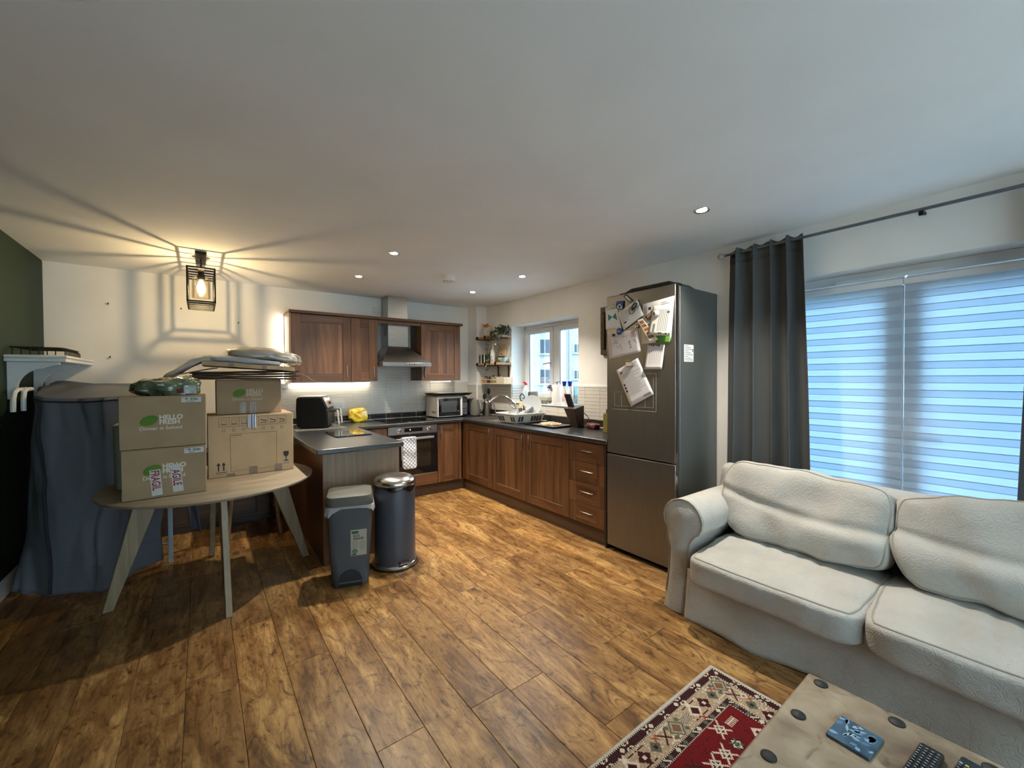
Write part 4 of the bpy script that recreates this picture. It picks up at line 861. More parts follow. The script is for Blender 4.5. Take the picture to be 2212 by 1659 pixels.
# ------------------------------------------------------------------ rug (woven pattern as coloured knots)
def rug():
    x0, x1, y0, y1, c = .15, 1.952, -.85, 1.002, .005
    nx_, ny_ = int((x1-x0)/c), int((y1-y0)/c)
    K = dict(k=(.035,.018,.018), b=(.36,.27,.18), r=(.135,.010,.012), w=(.56,.48,.38), g=(.10,.11,.085), m=(.05,.012,.015), o=(.28,.07,.035), t=(.10,.17,.17), e=(.45,.42,.37))
    G = [['r']*ny_ for _ in range(nx_)]
    def dist(i, j): return min(i, nx_-1-i, j, ny_-1-j)
    B1, B2, B3 = 10, 28, 34
    rr = random.Random(11)
    for i in range(nx_):
        for j in range(ny_):
            d = dist(i, j); s = i if (j == d or ny_-1-j == d) else j
            if d < 2: q = 'e'
            elif d < B1:
                q = 'k'
                if d in (2, B1-1): q = 'w' if s % 2 else 'k'
                else:
                    ph = s % 12; r_ = abs(d-5.5)
                    if ph < 4: q = 'w' if (abs(ph-1.5)+r_ < 2.6 and (s//12) % 3 == 0) else ('m' if abs(ph-1.5)+r_ < 3 else 'k')
                    elif abs((ph-8)-(d-5.5)) < .8 or abs((ph-8)+(d-5.5)) < .8: q = 'w' if (s//12) % 2 == 0 and abs(d-5.5) > 1 else 'm'
            elif d < B2: q = 'b' if rr.random() < .88 else 'w'
            elif d < B3:
                q = 'k'
                if d in (B2, B3-1): q = 'w' if s % 2 else 'k'
                else:
                    ph = s % 10; r_ = abs(d-(B2+2.5))
                    if ph < 4: q = 'w' if abs(ph-1.5)+r_ < 2.2 and (s//10) % 3 == 1 else ('g' if abs(ph-1.5)+r_ < 3.0 else 'k')
                    elif abs((ph-7)-(d-B2-2.5)) < .8: q = 'w' if (s//10) % 2 else 'm'
            else: q = 'r' if rr.random() < .93 else 'm'
            G[i][j] = q
    def put(i, j, q, ok=None):
        if 0 <= i < nx_ and 0 <= j < ny_ and (ok is None or G[i][j] in ok): G[i][j] = q
    def diamond(ci, cj, r, cols, ok=None):
        for a in range(-r, r+1):
            for b in range(-r, r+1):
                d = abs(a)+abs(b)
                if d <= r: put(ci+a, cj+b, cols[min(int((r-d)/max(1, r/len(cols))), len(cols)-1)], ok)
    def flower(ci, cj, r, q, c0):
        for a in range(-r, r+1):
            for b in range(-r, r+1):
                an = math.atan2(b, a); rad = math.hypot(a, b)
                if rad <= r*(.62+.38*abs(math.cos(2*an))): put(ci+a, cj+b, c0 if rad < r*.32 else q)
    def cross(ci, cj, r, q):
        for a in range(-r, r+1):
            for t in (0, 1): put(ci+a, cj+a+t, q); put(ci+a, cj-a+t, q)
    def comb(ci, cj, r, q):
        for a in range(-r, r+1):
            put(ci+a, cj, q)
            if a % 2: [put(ci+a, cj+b, q) for b in range(-r//2, r//2+1)]
    mid = (B1+B2)//2; kinds = 0
    for L_, along in ((nx_, 0), (ny_, 1)):
        s = 16
        while s < L_-16:
            for side in (mid, (ny_ if along == 0 else nx_)-1-mid):
                ci, cj = (s, side) if along == 0 else (side, s); kk = kinds % 6
                if kk == 0: diamond(ci, cj, 8, ['g','b','g','o']); [diamond(ci+a, cj+b, 2, ['g']) for a, b in ((7,5),(-7,5),(7,-5),(-7,-5))]
                elif kk == 1:
                    for a in range(-5, 6):
                        for b in range(-3, 4): put(ci+a, cj+b, 'w' if (a+b) % 2 else 'k')
                elif kk == 2: diamond(ci, cj, 7, ['w','m','m']); cross(ci, cj+8, 2, 'w'); cross(ci, cj-8, 2, 'o')
                elif kk == 3: flower(ci, cj, 6, 'm', 'w')
                elif kk == 4: flower(ci, cj, 5, 'g', 'k'); cross(ci+6, cj+4, 2, 'o')
                else: cross(ci, cj, 5, 'm'); diamond(ci+5, cj-5, 3, ['w','o'])
            kinds += 1; s += 14
    # fine line zigzag inside the beige band
    for i in range(nx_):
        for j in range(ny_):
            d = dist(i, j); s = i if (j == d or ny_-1-j == d) else j
            if d in (B1+2, B2-3) and (s//18) % 2 == 0 and G[i][j] in 'b': G[i][j] = 'w' if (s//18) % 4 else 'm'
    for _ in range(2200):
        ci, cj = rr.randint(B3+5, nx_-B3-6), rr.randint(B3+5, ny_-B3-6)
        if any(G[ci+a][cj+b] not in 'rm' for a in range(-7, 8, 2) for b in range(-7, 8, 2) if 0 <= ci+a < nx_ and 0 <= cj+b < ny_): continue
        kk = rr.randint(0, 6)
        if kk == 0: flower(ci, cj, rr.randint(4, 6), 'w', 'r')
        elif kk == 1: diamond(ci, cj, 5, ['w','k','w']); cross(ci, cj, 6, 'w')
        elif kk == 2: flower(ci, cj, 6, 't', 'g')
        elif kk == 3: comb(ci, cj, 5, 'w')
        elif kk == 4: diamond(ci, cj, 4, ['o','b'])
        elif kk == 5: diamond(ci, cj, 6, ['k','w','k']); cross(ci, cj, 3, 'g')
        else: cross(ci, cj, 4, 'k')
    vs_ = [(x0+i*c, y0+j*c, .007+.0008*math.sin(i*.05)*math.sin(j*.043)) for i in range(nx_+1) for j in range(ny_+1)]
    w = ny_+1; fs_ = [(i*w+j, (i+1)*w+j, (i+1)*w+j+1, i*w+j+1) for i in range(nx_) for j in range(ny_)]
    t_ = thing('rug', 'red oriental rug with dark patterned border under the coffee table', 'rug', ((x0+x1)/2, (y0+y1)/2, .001))
    me = bpy.data.meshes.new('pile'); me.from_pydata([(x-t_.location.x, y-t_.location.y, z-t_.location.z) for x, y, z in vs_], [], fs_); me.update()
    at = me.attributes.new('knot', 'FLOAT_COLOR', 'FACE'); cols = []
    for i in range(nx_):
        for j in range(ny_):
            v = .85+.3*rr.random(); cc = K[G[i][j]]; cols += [cc[0]*v, cc[1]*v, cc[2]*v, 1.]
    at.data.foreach_set('color', cols)
    m = bpy.data.materials.new('woven_wool'); nt, N, L, P = nodes_of(m); an = N.new('ShaderNodeAttribute'); an.attribute_name = 'knot'; L.new(an.outputs['Color'], P.inputs['Base Color']); P.inputs['Roughness'].default_value = .95; P.inputs['Specular IOR Level'].default_value = .1
    tc = N.new('ShaderNodeTexCoord'); nz = N.new('ShaderNodeTexNoise'); nz.inputs['Scale'].default_value = 500; L.new(tc.outputs['Object'], nz.inputs['Vector']); b = N.new('ShaderNodeBump'); b.inputs['Strength'].default_value = .3; b.inputs['Distance'].default_value = .003; L.new(nz.outputs[0], b.inputs['Height']); L.new(b.outputs[0], P.inputs['Normal'])
    me.materials.append(m); o = bpy.data.objects.new('pile', me); COL.objects.link(o); o.parent = t_; WM[o.name] = WM[t_.name]
    MB().box((x0+.001, y0+.001, .001), (x1-.001, y1-.001, .0055)).build('backing', mat('rug_backing', (.4,.36,.3), .95), t_)
    e = MB(); pts = [(x0,y0,.004),(x1,y0,.004),(x1,y1,.004),(x0,y1,.004)]; e.tube(pts, .0035, 6, closed=True); e.build('bound_edge', mat('rug_edge', (.55,.52,.47), .95), t_, smooth=True)
rug()

# ------------------------------------------------------------------ coffee table and what lies on it
def mango():
    m = bpy.data.materials.new('weathered_mango'); nt, N, L, P = nodes_of(m); tc = N.new('ShaderNodeTexCoord')
    def nz_(sc, det, dist, st_):
        mp = N.new('ShaderNodeMapping'); mp.inputs['Scale'].default_value = st_; L.new(tc.outputs['Object'], mp.inputs[0]); n = N.new('ShaderNodeTexNoise'); n.inputs['Scale'].default_value = sc; n.inputs['Detail'].default_value = det; n.inputs['Distortion'].default_value = dist; L.new(mp.outputs[0], n.inputs['Vector']); return n.outputs[0]
    a = ramp(N, L, nz_(5., 6, .6, (1.5,1,1)), [(.3,(.20,.14,.085)),(.5,(.36,.275,.18)),(.68,(.47,.38,.265))]); b_ = ramp(N, L, nz_(11., 5, 1.5, (1,1,1)), [(.30,(.35,.30,.26)),(.42,(.9,.88,.86)),(.6,(1,1,1))])
    x = N.new('ShaderNodeMix'); x.data_type = 'RGBA'; x.blend_type = 'MULTIPLY'; x.inputs[0].default_value = .9; L.new(a, x.inputs[6]); L.new(b_, x.inputs[7]); L.new(x.outputs[2], P.inputs['Base Color']); P.inputs['Roughness'].default_value = .5
    return m
M_mango = mango()
ct = thing('coffee_table', 'weathered wooden coffee table with dark iron studs on the rug', 'table', (1.24, -.1, .008))
TX0, TX1, TY0, TY1, TZ = .86, 1.602, -.72, .492, .42
bx('top', (TX0, TY0, .365), (TX1, TY1, TZ), M_mango, ct, bevel=.006)
for x in (TX0+.03, TX1-.12):
    for y in (TY0+.03, TY1-.12): bx('leg', (x, y, .008), (x+.09, y+.09, .3645), M_mango, ct, bevel=.004)
M_iron = mat('iron_stud', (.035,.038,.036), .55, .5, var=.2, scale=60)
for x, y in ((1.569,.448),(1.373,.446),(1.161,.443),(.95,.443),(1.564,.267),(1.563,.09),(1.563,-.1),(1.563,-.3),(1.563,-.5),(.9,.267),(.9,.09)):
    MB().lathe([(.019,0),(.0185,.003),(.012,.0065),(0,.0075)], (x, y, TZ+.0002), 18).build('stud', M_iron, ct, smooth=True)
M_leaf = mat('blue_leaf_ground', (.045,.10,.16), .35, var=.5, scale=22)
cs = thing('notebook', 'blue leaf-patterned notebook lying on the coffee table', 'notebook', (1.405, .324, TZ+.0005), R(-4))
MB().box((-.0555,-.0475,0),(.0535,.0475,.008)).build('cover', M_leaf, cs, local=True, bevel=.003, smooth=True)
rr = random.Random(5)
for k in range(26):
    cx, cy, a = rr.uniform(-.045,.042), rr.uniform(-.038,.038), rr.uniform(0, 2*PI); l, w = rr.uniform(.016,.034), rr.uniform(.003,.007)
    pts = [(cx+l*t*math.cos(a)-w*math.sin(PI*t)*s*math.sin(a), cy+l*t*math.sin(a)+w*math.sin(PI*t)*s*math.cos(a)) for t, s in [(i/6, 1) for i in range(7)]+[(i/6, -1) for i in range(5, 0, -1)]]
    pts = [(max(-.054, min(.052, x)), max(-.046, min(.046, y))) for x, y in pts]
    MB().quad(*[(x, y, .0086) for x, y in pts]).build('leaf_print', [mat('leaf_light', (.22,.42,.62), .4), mat('leaf_mid', (.10,.24,.38), .4), mat('leaf_pale', (.35,.52,.68), .4)][k % 3], cs, local=True)
M_rem = mat('remote_black', (.012,.013,.015), .35); M_key = mat('remote_key', (.06,.062,.068), .45); M_keyp = mat('key_legend', (.55,.56,.58), .5)
def remote(label, loc, rz, w, l, cols, rows, colour):
    t_ = thing('remote_control', label, 'remote', loc, rz)
    MB().box((-w/2, -l/2, 0), (w/2, l/2, .017)).build('case', M_rem, t_, local=True, bevel=.006, seg=3, smooth=True)
    for i in range(rows):
        for j in range(cols):
            x = -w/2+w*(j+.5)/cols*.92+w*.04; y = l/2-.022-i*.0115-(.014 if colour else 0); k = M_key
            if colour and i == 0: k = [mat('key_blue', (.25,.45,.6), .5), mat('key_yellow', (.7,.6,.12), .5), mat('key_green', (.12,.35,.18), .5), mat('key_red', (.55,.12,.12), .5)][j % 4]
            b = MB().box((x-w*.075, y-.0032, .0172), (x+w*.075, y+.0032, .0196)).build('button', k, t_, local=True, bevel=.001)
            if not (colour and i == 0): MB().box((x-w*.04, y-.0009, .0197), (x+w*.04, y+.0009, .0199)).build('legend', M_keyp, b, local=True)
remote('black remote with dense keys, nearer the blue notebook on the coffee table', (1.423, .196, TZ+.0005), R(-95), .047, .17, 4, 11, False)
remote('black remote with four coloured keys on the coffee table edge', (1.447, .128, TZ+.0005), R(-97), .046, .175, 4, 10, True)
# ------------------------------------------------------------------ dining table
M_oak = wood('pale_oak', (.25,.195,.125), (.36,.29,.20), 'x', strips=8., stripvar=.12, rough=.45, dens=30.)
M_oakleg = wood('pale_oak_leg', (.27,.20,.12), (.39,.30,.195), 'z', strips=8., stripvar=.1, rough=.45, dens=40.)
TC = Vector((.07, 3.49)); TR_ = .60; TTOP = .715
dt = thing('dining_table', 'round pale oak dining table stacked with cardboard boxes', 'table', (TC.x, TC.y, 0))
MB().lathe([(TR_-.03,-.024),(TR_-.006,-.018),(TR_,-.008),(TR_-.001,-.002),(TR_-.004,0),(0,0)], (TC.x, TC.y, TTOP), 72).build('top', M_oak, dt, smooth=True)
for foot, top in (((-.470,3.455),(-.27,3.468)), ((.112,2.947),(.095,3.13)), ((.642,3.585),(.43,3.545)), ((.05,4.05),(.06,3.86))):
    fo, to = Vector(foot), Vector(top); d = (fo-to).normalized(); s = Vector((-d.y, d.x))
    def ringp(c, z, w, th): return [(*(c-d*w/2-s*th/2), z), (*(c+d*w/2-s*th/2), z), (*(c+d*w/2+s*th/2), z), (*(c-d*w/2+s*th/2), z)]
    MB().hexa(ringp(fo, .001, .05, .034)+ringp(to, TTOP-.0245, .125, .036)).build('leg', M_oakleg, dt, bevel=.004, smooth=True)

# ------------------------------------------------------------------ boxes on the table
M_card = mat('brown_cardboard', (.38,.265,.155), .85, var=.07, scale=7, bump=.05, bscale=90)
M_card2 = mat('pale_cardboard', (.44,.32,.19), .85, var=.06, scale=7, bump=.05, bscale=90)
M_carde = mat('cardboard_edge', (.42,.29,.17), .9)
M_whiteink = mat('white_print', (.85,.79,.70), .8); M_lime = mat('lime_print', (.085,.20,.012), .7)
M_lab = mat('label_white', (.62,.62,.62), .5); M_fred = mat('fragile_red', (.30,.012,.02), .6); M_tape = clear('packing_tape', (.93,.90,.86), .10, .15); M_btape = mat('brown_tape', (.20,.135,.085), .4)
def carton(label, x0, x1, y0, y1, z0, z1, m, rz=0.):
    c = thing('cardboard_box', label, 'box', ((x0+x1)/2, (y0+y1)/2, z0), rz)
    w, d, h = (x1-x0)/2, (y1-y0)/2, z1-z0
    mb = MB().box((-w,-d,.0005), (w,d,h-.003)); mb.build('body', m, c, local=True, bevel=.004, smooth=True)
    for s in (0, 1): MB().box((-w+.002, -d+.002 if s == 0 else .002, h-.0029), (w-.002, -.002 if s == 0 else d-.002, h)).build('flap', M_carde, c, local=True)
    F = lambda a, b, e: (-w+a, -d-e, b)            # print plane on the front: a from the left edge, b up
    return c, F, 2*w, h
def rect(c, F, a0, b0, a1, b1, m, name='print', e=.0006, e0=.0002): MB().box(F(a0, b0, e0), F(a1, b1, e)).build(name, m, c, local=True)
def hf(c, F, ox, oy, s, mk):
    pts = []
    for k in range(36):
        a = 2*PI*k/36; r = 1.; x, y = math.cos(a), math.sin(a)
        x2, y2 = math.copysign(abs(x)**.9, x), math.copysign(abs(y)**.9, y)
        pts.append((x2*.034+y2*.008, y2*.024+x2*.002))
    MB().quad(*[F(ox+.034*s+p[0]*s*1.12, oy+.056*s+p[1]*s*1.2, .0007) for p in pts]).build('leaf_logo', M_lime, c, local=True)
    text('HELLO', .036*s, lambda a, b, h: F(ox+.078*s+a, oy+.060*s+b, h+.0004), mk, 'lettering', c, bold=.028, sx=.98, local=True)
    text('FRESH', .036*s, lambda a, b, h: F(ox+.078*s+a, oy+.032*s+b, h+.0004), mk, 'lettering', c, bold=.028, sx=.94, local=True)
    text('Dinner is Solved', .027*s, lambda a, b, h: F(ox-.008*s+a, oy+.002*s+b, h+.0004), mk, 'lettering', c, bold=.004, sx=1.05, local=True)
def evri(c, F, ox, oy, word):
    w, h = .094, .031; rect(c, F, ox, oy, ox+w, oy+h, M_lab, 'address_label', .0012)
    G = lambda a, b, e: F(ox+a, oy+b, .0013+e)
    rect(c, G, .006, .024, .012, .027, M_ink); rect(c, G, .017, .016, .031, .027, M_inkg); rect(c, G, .037, .0255, .064, .0275, M_inkg)
    text('EVRI', .0165, lambda a, b, e: G(.042+a, .0125+b, e), M_ink, 'lettering', c, bold=.03, sx=1.1, local=True)
    text(word, .009, lambda a, b, e: G(.022+a, .0035+b, e), M_ink, 'lettering', c, bold=.02, sx=1.0, local=True)
c, F, w, h = carton('upper of the two brown meal-kit cartons stacked at the left of the table', -.372, .021, 3.155, 3.47, 1.0055, 1.308, M_card)
hf(c, F, .093, .105, 1.02, M_whiteink); evri(c, F, .276, .262, 'Normanton')
c, F, w, h = carton('lower meal-kit carton with two red FRAGILE tapes at the left of the table', -.366, .0185, 3.153, 3.47, TTOP+.0005, 1.0035, M_card)
hf(c, F, .098, .108, 1.02, M_whiteink); evri(c, F, .279, .245, 'EARLY')
for ox, oy, ang, word, hgt, off in ((.118, .014, 4, 'FRAGIL', .150, .004), (.214, .020, 5, 'AGILE', .165, .052)):
    ca, sa_ = math.cos(R(ang)), math.sin(R(ang))
    T = lambda a, b, e, ox=ox, oy=oy, ca=ca, sa_=sa_: F(ox+.0+a*ca+b*sa_*-1+ .012, oy+a*sa_+b*ca, e+.0014)
    MB().box((0,0,0),(1,1,1)); mb = MB(); q = [(0,0),(.048,0),(.048,hgt),(0,hgt)]; mb.quad(*[T(a, b, 0) for a, b in q]); mb.build('fragile_tape', mat('tape_white', (.62,.60,.58), .4), c, local=True)
    text(word, .053, lambda a, b, e: T(.006+b, hgt-off+.0-a if False else hgt-.004-(off-.004)*.6-a, e+.0003), M_fred, 'lettering', c, bold=.022, sx=.68, local=True)
c, F, w, h = carton('large pale shipping box with two arrows and a glass symbol on the table', .030, .556, 3.52, 3.95, TTOP+.0005, 1.147, M_card2)
def outline(a0, b0, a1, b1, t=.0016, m=M_ink):
    for q in ((a0,b0,a1,b0+t),(a0,b1-t,a1,b1),(a0,b0,a0+t,b1),(a1-t,b0,a1,b1)): rect(c, F, *q, m)
outline(.062, .352, .480, .418)
for k in range(7):
    a = .062+k*.0597
    if k: rect(c, F, a, .354, a+.0014, .416, M_ink)
    outline(a+.020, .320, a+.037, .338); rect(c, F, a+.012, .368, a+.048, .372, M_ink); rect(c, F, a+.006, .358, a+.052, .3595, M_inkg)
    if k > 3: MB().quad(F(a+.012,.398,.0008),F(a+.024,.392,.0008),F(a+.05,.385,.0008),F(a+.05,.380,.0008),F(a+.016,.388,.0008)).build('symbol', M_ink, c, local=True); rect(c, F, a+.044, .374, a+.048, .386, M_ink)
    else: outline(a+.016, .376, a+.046, .402, .0012)
outline(.128, .035, .415, .300); rect(c, F, .136, .287, .195, .290, M_ink)
for a in (.058, .088):
    rect(c, F, a-.004, .045, a+.004, .085, M_ink); MB().quad(F(a-.012,.085,.0007),F(a+.012,.085,.0007),F(a,.105,.0007)).build('arrow', M_ink, c, local=True)
rect(c, F, .042, .033, .108, .037, M_ink); rect(c, F, .044, .021, .104, .027, M_inkg)
MB().quad(*[F(.476+x, .098+y, .0007) for x, y in ((-.018,.045),(.018,.045),(.0175,.022),(.012,.01),(.003,.003),(.003,-.020),(.016,-.025),(.018,-.029),(-.018,-.029),(-.016,-.025),(-.003,-.020),(-.003,.003),(-.012,.01),(-.0175,.022))]).build('glass_symbol', M_ink, c, local=True)
rect(c, F, .455, .05, .497, .056, M_inkg)
for a, b, w_, h_ in ((.105, .001, .05, .022), (.238, .001, .052, .056), (.398, .001, .05, .054)): rect(c, F, a, b, a+w_, b+h_, M_btape, 'parcel_tape', .0012)
MB().grid(lambda u, v: F(.232+.055*u, .43-.095*v, .0014+.0016*abs(math.sin(u*22))), 24, 3).build('shiny_tape', mat('silver_tape', (.35,.33,.36), .2, .7), c, local=True)
c, F, w, h = carton('meal-kit carton standing on the large pale shipping box', .085, .493, 3.62, 3.93, 1.1475, 1.400, M_card)
hf(c, F, .102, .098, 1.0, mat('white_print_dim', (.62,.53,.42), .8))
for a in (.135, .20): MB().grid(lambda u, v: F(a+.042*u, .001+.085*v, .0012+.0012*abs(math.sin(u*19))), 18, 2).build('clear_tape', mat('tape_film', (.27,.19,.12), .15, coat=.6), c, local=True)
# grey storage tub behind the cartons
mb = MB(); poly = rrect(-.445, 3.505, -.06, 3.80, .04)
mb.prism(poly, lambda a, b, h_: (-.25+(a+.25)*(1-.05*(1.12-h_)), 3.65+(b-3.65)*(1-.05*(1.12-h_)), h_), TTOP+.001, 1.122)
mb.build('storage_tub', mat('sage_plastic', (.30,.32,.27), .5), smooth=True, bevel=.006, label='grey-green plastic tub behind the stacked cartons on the table', cat='tub')
# flattened cardboard and wrapped clothes on top of the carton
def sheet(label, x0, x1, y0, y1, z, th, tilt, rz, m, mats=None):
    t_ = thing('cardboard_sheet', label, 'cardboard', ((x0+x1)/2, (y0+y1)/2, z), rz, group='flattened cardboard pile')
    w, d = (x1-x0)/2, (y1-y0)/2
    def fn(p): return Vector((p.x*w, p.y*d, th/2+p.z*th/2+p.x*tilt+.006*noise.noise(Vector((p.x*2+z*40, p.y*2, 0)))))
    MB().shell(fn, 6).build('board', m, t_, local=True)
    MB().shell(lambda p: fn(Vector((p.x*.94, .0+p.y*.012, p.z)))+Vector((0,0,.0008*p.z)), 3).build('crease', M_carde, t_, local=True)
    return t_
zz_ = 1.4025
M_cardshade = mat('shaded_cardboard', (.06,.036,.021), .9)  # ordinary cardboard, with the shade under the pile put into its colour
for k, (x0, x1, lb) in enumerate(((-.055,.59,'lowest flattened shade-toned cardboard sheet on the carton'),(-.07,.60,'second flattened shade-toned cardboard sheet from the bottom of the pile'),(-.045,.585,'third flattened shade-toned cardboard sheet in the pile'),(-.06,.60,'fourth flattened shade-toned cardboard sheet in the pile'))):
    sheet(lb, x0, x1, 3.50+.012*k, 3.93, zz_, .011, .003*(k-1), R((-3, 2, -1, 3)[k]), M_cardshade); zz_ += .0165
tsh = sheet('pale corrugated sheet slanting on top of the shade-toned cardboard pile', .01, .575, 3.49, 3.90, 1.482, .030, -.020, R(-2), M_card2)
for k in range(5): MB().box((-.23+k*.1, -.2065, .004-(-.215+k*.1)*.07), (-.20+k*.1, -.2055, .026-(-.215+k*.1)*.07)).build('edge_patch', M_btape if k % 2 else M_carde, tsh, local=True)
sheet('bent cardboard sheet drooping to the left of the pile', -.20, .08, 3.55, 3.85, 1.452, .006, .030, R(6), M_card)
M_linen = mat('pale_linen', (.50,.46,.39), .9, var=.08, scale=9, bump=.25, bscale=14); M_bluel = mat('blue_grey_cloth', (.36,.385,.42), .9, var=.06, scale=9, bump=.2, bscale=18)
def soft(name, label, cat, cen, half, m, seed, amp=.012, e=.5, bend=None, n=18, **kw):
    cen = Vector(cen)
    def fn(p):
        l = (abs(p.x)**(2/e)+abs(p.y)**(2/e)+abs(p.z)**(2/e))**(e/2); q = p/l; v = Vector((q.x*half[0], q.y*half[1], q.z*half[2]))
        v += q*(noise.noise(Vector((v.x*14+seed, v.y*14, v.z*20)))*amp+noise.noise(Vector((v.x*34, v.y*30+seed, v.z*40)))*amp*.5)
        if bend: v = bend(v, p)
        return cen+v
    return MB().shell(fn, n).build(name, m, smooth=True, sharp=60, label=label, cat=cat, **kw), fn
def droop(v, p): v.z -= .9*max(0, -.06-v.x)**1.25; return v
soft('folded_linen', 'pale folded linen hanging over the left of the cardboard pile', 'cloth', (.08, 3.68, 1.548), (.285, .15, .026), M_linen, 3., bend=droop)
soft('folded_cloth', 'blue-grey folded cloth between the linen and the plastic parcel', 'cloth', (.26, 3.62, 1.535), (.23, .12, .020), M_bluel, 8., amp=.006, bend=lambda v, p: Vector((v.x, v.y, v.z-.07*v.x)))
pp = thing('wrapped_parcel', 'plump parcel in crinkled clear plastic topping the pile', 'parcel', (.36, 3.68, 1.53))
def pfn(half, amp, seed):
    def fn(p):
        e = .55; l = (abs(p.x)**(2/e)+abs(p.y)**(2/e)+abs(p.z)**(2/e))**(e/2); q = p/l; v = Vector((q.x*half[0], q.y*half[1], q.z*half[2]))
        v += q*(noise.noise(Vector((v.x*12+seed, v.y*12, v.z*18)))*amp+abs(noise.noise(Vector((v.x*28, v.y*26+seed, v.z*34))))*amp*.8)
        v.z -= .16*max(0, v.x)*1.0
        return Vector((.385, 3.68, 1.590))+v
    return fn
MB().shell(pfn((.225,.14,.038), .006, 2.), 18).build('contents', M_linen, pp, smooth=True, sharp=60)
MB().shell(pfn((.245,.155,.047), .012, 6.), 24).build('plastic_film', clear('crinkled_film', (.96,.95,.92), .10, .12), pp, smooth=True, sharp=25)
MB().grid(lambda u, v: (.58+.16*u+.004*v, 3.60-.02*u+.012*v, 1.452-.02*u-.075*max(0, u-.35)**.8+.004*math.sin(u*14)), 20, 2).build('torn_strip', mat('torn_strip_brown', (.30,.22,.18), .6), smooth=True, solid=.001, label='torn packing strip trailing off the right of the pile', cat='strip')
# green plastic bag on the left cartons
gb = thing('plastic_bag', 'crumpled green plastic bag lying on the left cartons', 'bag', (-.17, 3.31, 1.3085))
def gfn(p):
    e = .7; l = (abs(p.x)**(2/e)+abs(p.y)**(2/e)+abs(p.z)**(2/e))**(e/2); q = p/l; v = Vector((q.x*.165, q.y*.11, q.z*.055))
    v += q*(noise.noise(Vector((v.x*16, v.y*16+3, v.z*22)))*.02+abs(noise.noise(Vector((v.x*40, v.y*36, v.z*40))))*.012); v.z *= .75+.55*(.5+v.x/.33); v.z = max(-.044, v.z)
    return Vector((-.175, 3.30, 1.3535))+v
MB().shell(gfn, 24).build('film', mat('dark_green_film', (.10,.125,.075), .16, var=.75, scale=9, coat=.5), gb, smooth=True, sharp=22)
MB().grid(lambda u, v: (-.085+.06*u, 3.187+.006*math.sin(u*5)-.004*v, 1.318+.05*v), 6, 6).build('label', mat('bag_label', (.5,.55,.55), .3, var=.3, scale=40), gb, smooth=True)
MB().grid(lambda u, v: (-.135+.045*u, 3.186+.004*math.sin(u*5), 1.322+.026*v), 6, 6).build('red_print', mat('bag_red', (.14,.03,.025), .3, var=.8, scale=60), gb, smooth=True)

# ------------------------------------------------------------------ covered drying rack, white shelf
M_cover = cloth('slate_cover', (.17,.185,.22), .05, None, 1000); M_strap = mat('navy_strap', (.02,.024,.04), .8)
cv = thing('rack_cover', 'dark grey fabric cover draped over a drying rack by the green wall', 'cover', (-.6, 4.2, .04))
base_poly = [(-.985,4.60),(-.955,4.05),(-.80,3.86),(-.52,3.70),(-.36,3.84),(-.24,3.97)]
top_poly = [(-.99,4.95),(-.90,4.22),(-.80,4.06),(-.50,3.95),(-.30,4.02),(-.15,4.10)]
def polyat(P_, t):
    d = [0]
    for a, b in zip(P_, P_[1:]): d.append(d[-1]+math.dist(a, b))
    s = t*d[-1]
    for i in range(len(P_)-1):
        if s <= d[i+1]+1e-9: k = (s-d[i])/(d[i+1]-d[i]); return (P_[i][0]+(P_[i+1][0]-P_[i][0])*k, P_[i][1]+(P_[i+1][1]-P_[i][1])*k)
    return P_[-1]
def cvr(u, v):
    b, t = polyat(base_poly, u), polyat(top_poly, u); zt_ = 1.30+.05*math.sin(u*6+.6)*(1-.3*u)+.02*u; z0 = .035+.05*max(0, u-.62)/.38+.01*math.sin(u*23)
    k = v; x = b[0]+(t[0]-b[0])*k; y = b[1]+(t[1]-b[1])*k; z = z0+(zt_-z0)*k
    n_ = noise.noise(Vector((u*7, v*1.3, 2.)))*.09*(1-.45*v)+(.5-abs(noise.noise(Vector((u*13+v*1.5, v*2.2, 5.)))))*.06-.03+noise.noise(Vector((u*30, v*8, 5.)))*.010
    return (x+n_*.55, y-abs(n_)*.5, z+noise.noise(Vector((u*4, v*5, 9)))*.01)
MB().grid(cvr, 90, 46).build('front_drape', M_cover, cv, smooth=True, sharp=80, solid=.003)
def cvt(u, v):
    t = Vector(cvr(u, 1.)); k = Vector((-.99+.84*u, 5.0-.05*u, 1.37)); q = t*(1-v)+k*v
    q.z += .030*math.sin(v*PI)*(1-.6*abs(u-.45)*2)+noise.noise(Vector((u*6, v*3, 1)))*.03*math.sin(v*PI); return q
MB().grid(cvt, 60, 20).build('top_drape', M_cover, cv, smooth=True, sharp=80, solid=.003)
MB().tube([tuple(Vector(cvr(u/60, .985))+Vector((0,-.004,0))) for u in range(4, 61)], .006, 5).build('top_seam', M_strap, cv, smooth=True)
MB().tube([tuple(Vector(cvr(.53+.01*math.sin(v*.3), .012+v*.0245))+Vector((-.002,-.006,0))) for v in range(40)], .010, 5).build('strap', M_strap, cv, smooth=True)
M_stitch = mat('pale_stitch', (.16,.17,.20), .8)
MB().tube([tuple(Vector(cvr(.53+u*.0076, .13))+Vector((-.001,-.005,0))) for u in range(60)], .0022, 4).build('hem_stitch', M_stitch, cv)
MB().tube([tuple(Vector(cvr(.74, .015+v*.012))+Vector((0,-.006,0))) for v in range(10)], .007, 5).build('hem_tab', mat('grey_tab', (.14,.145,.16), .8), cv, smooth=True)
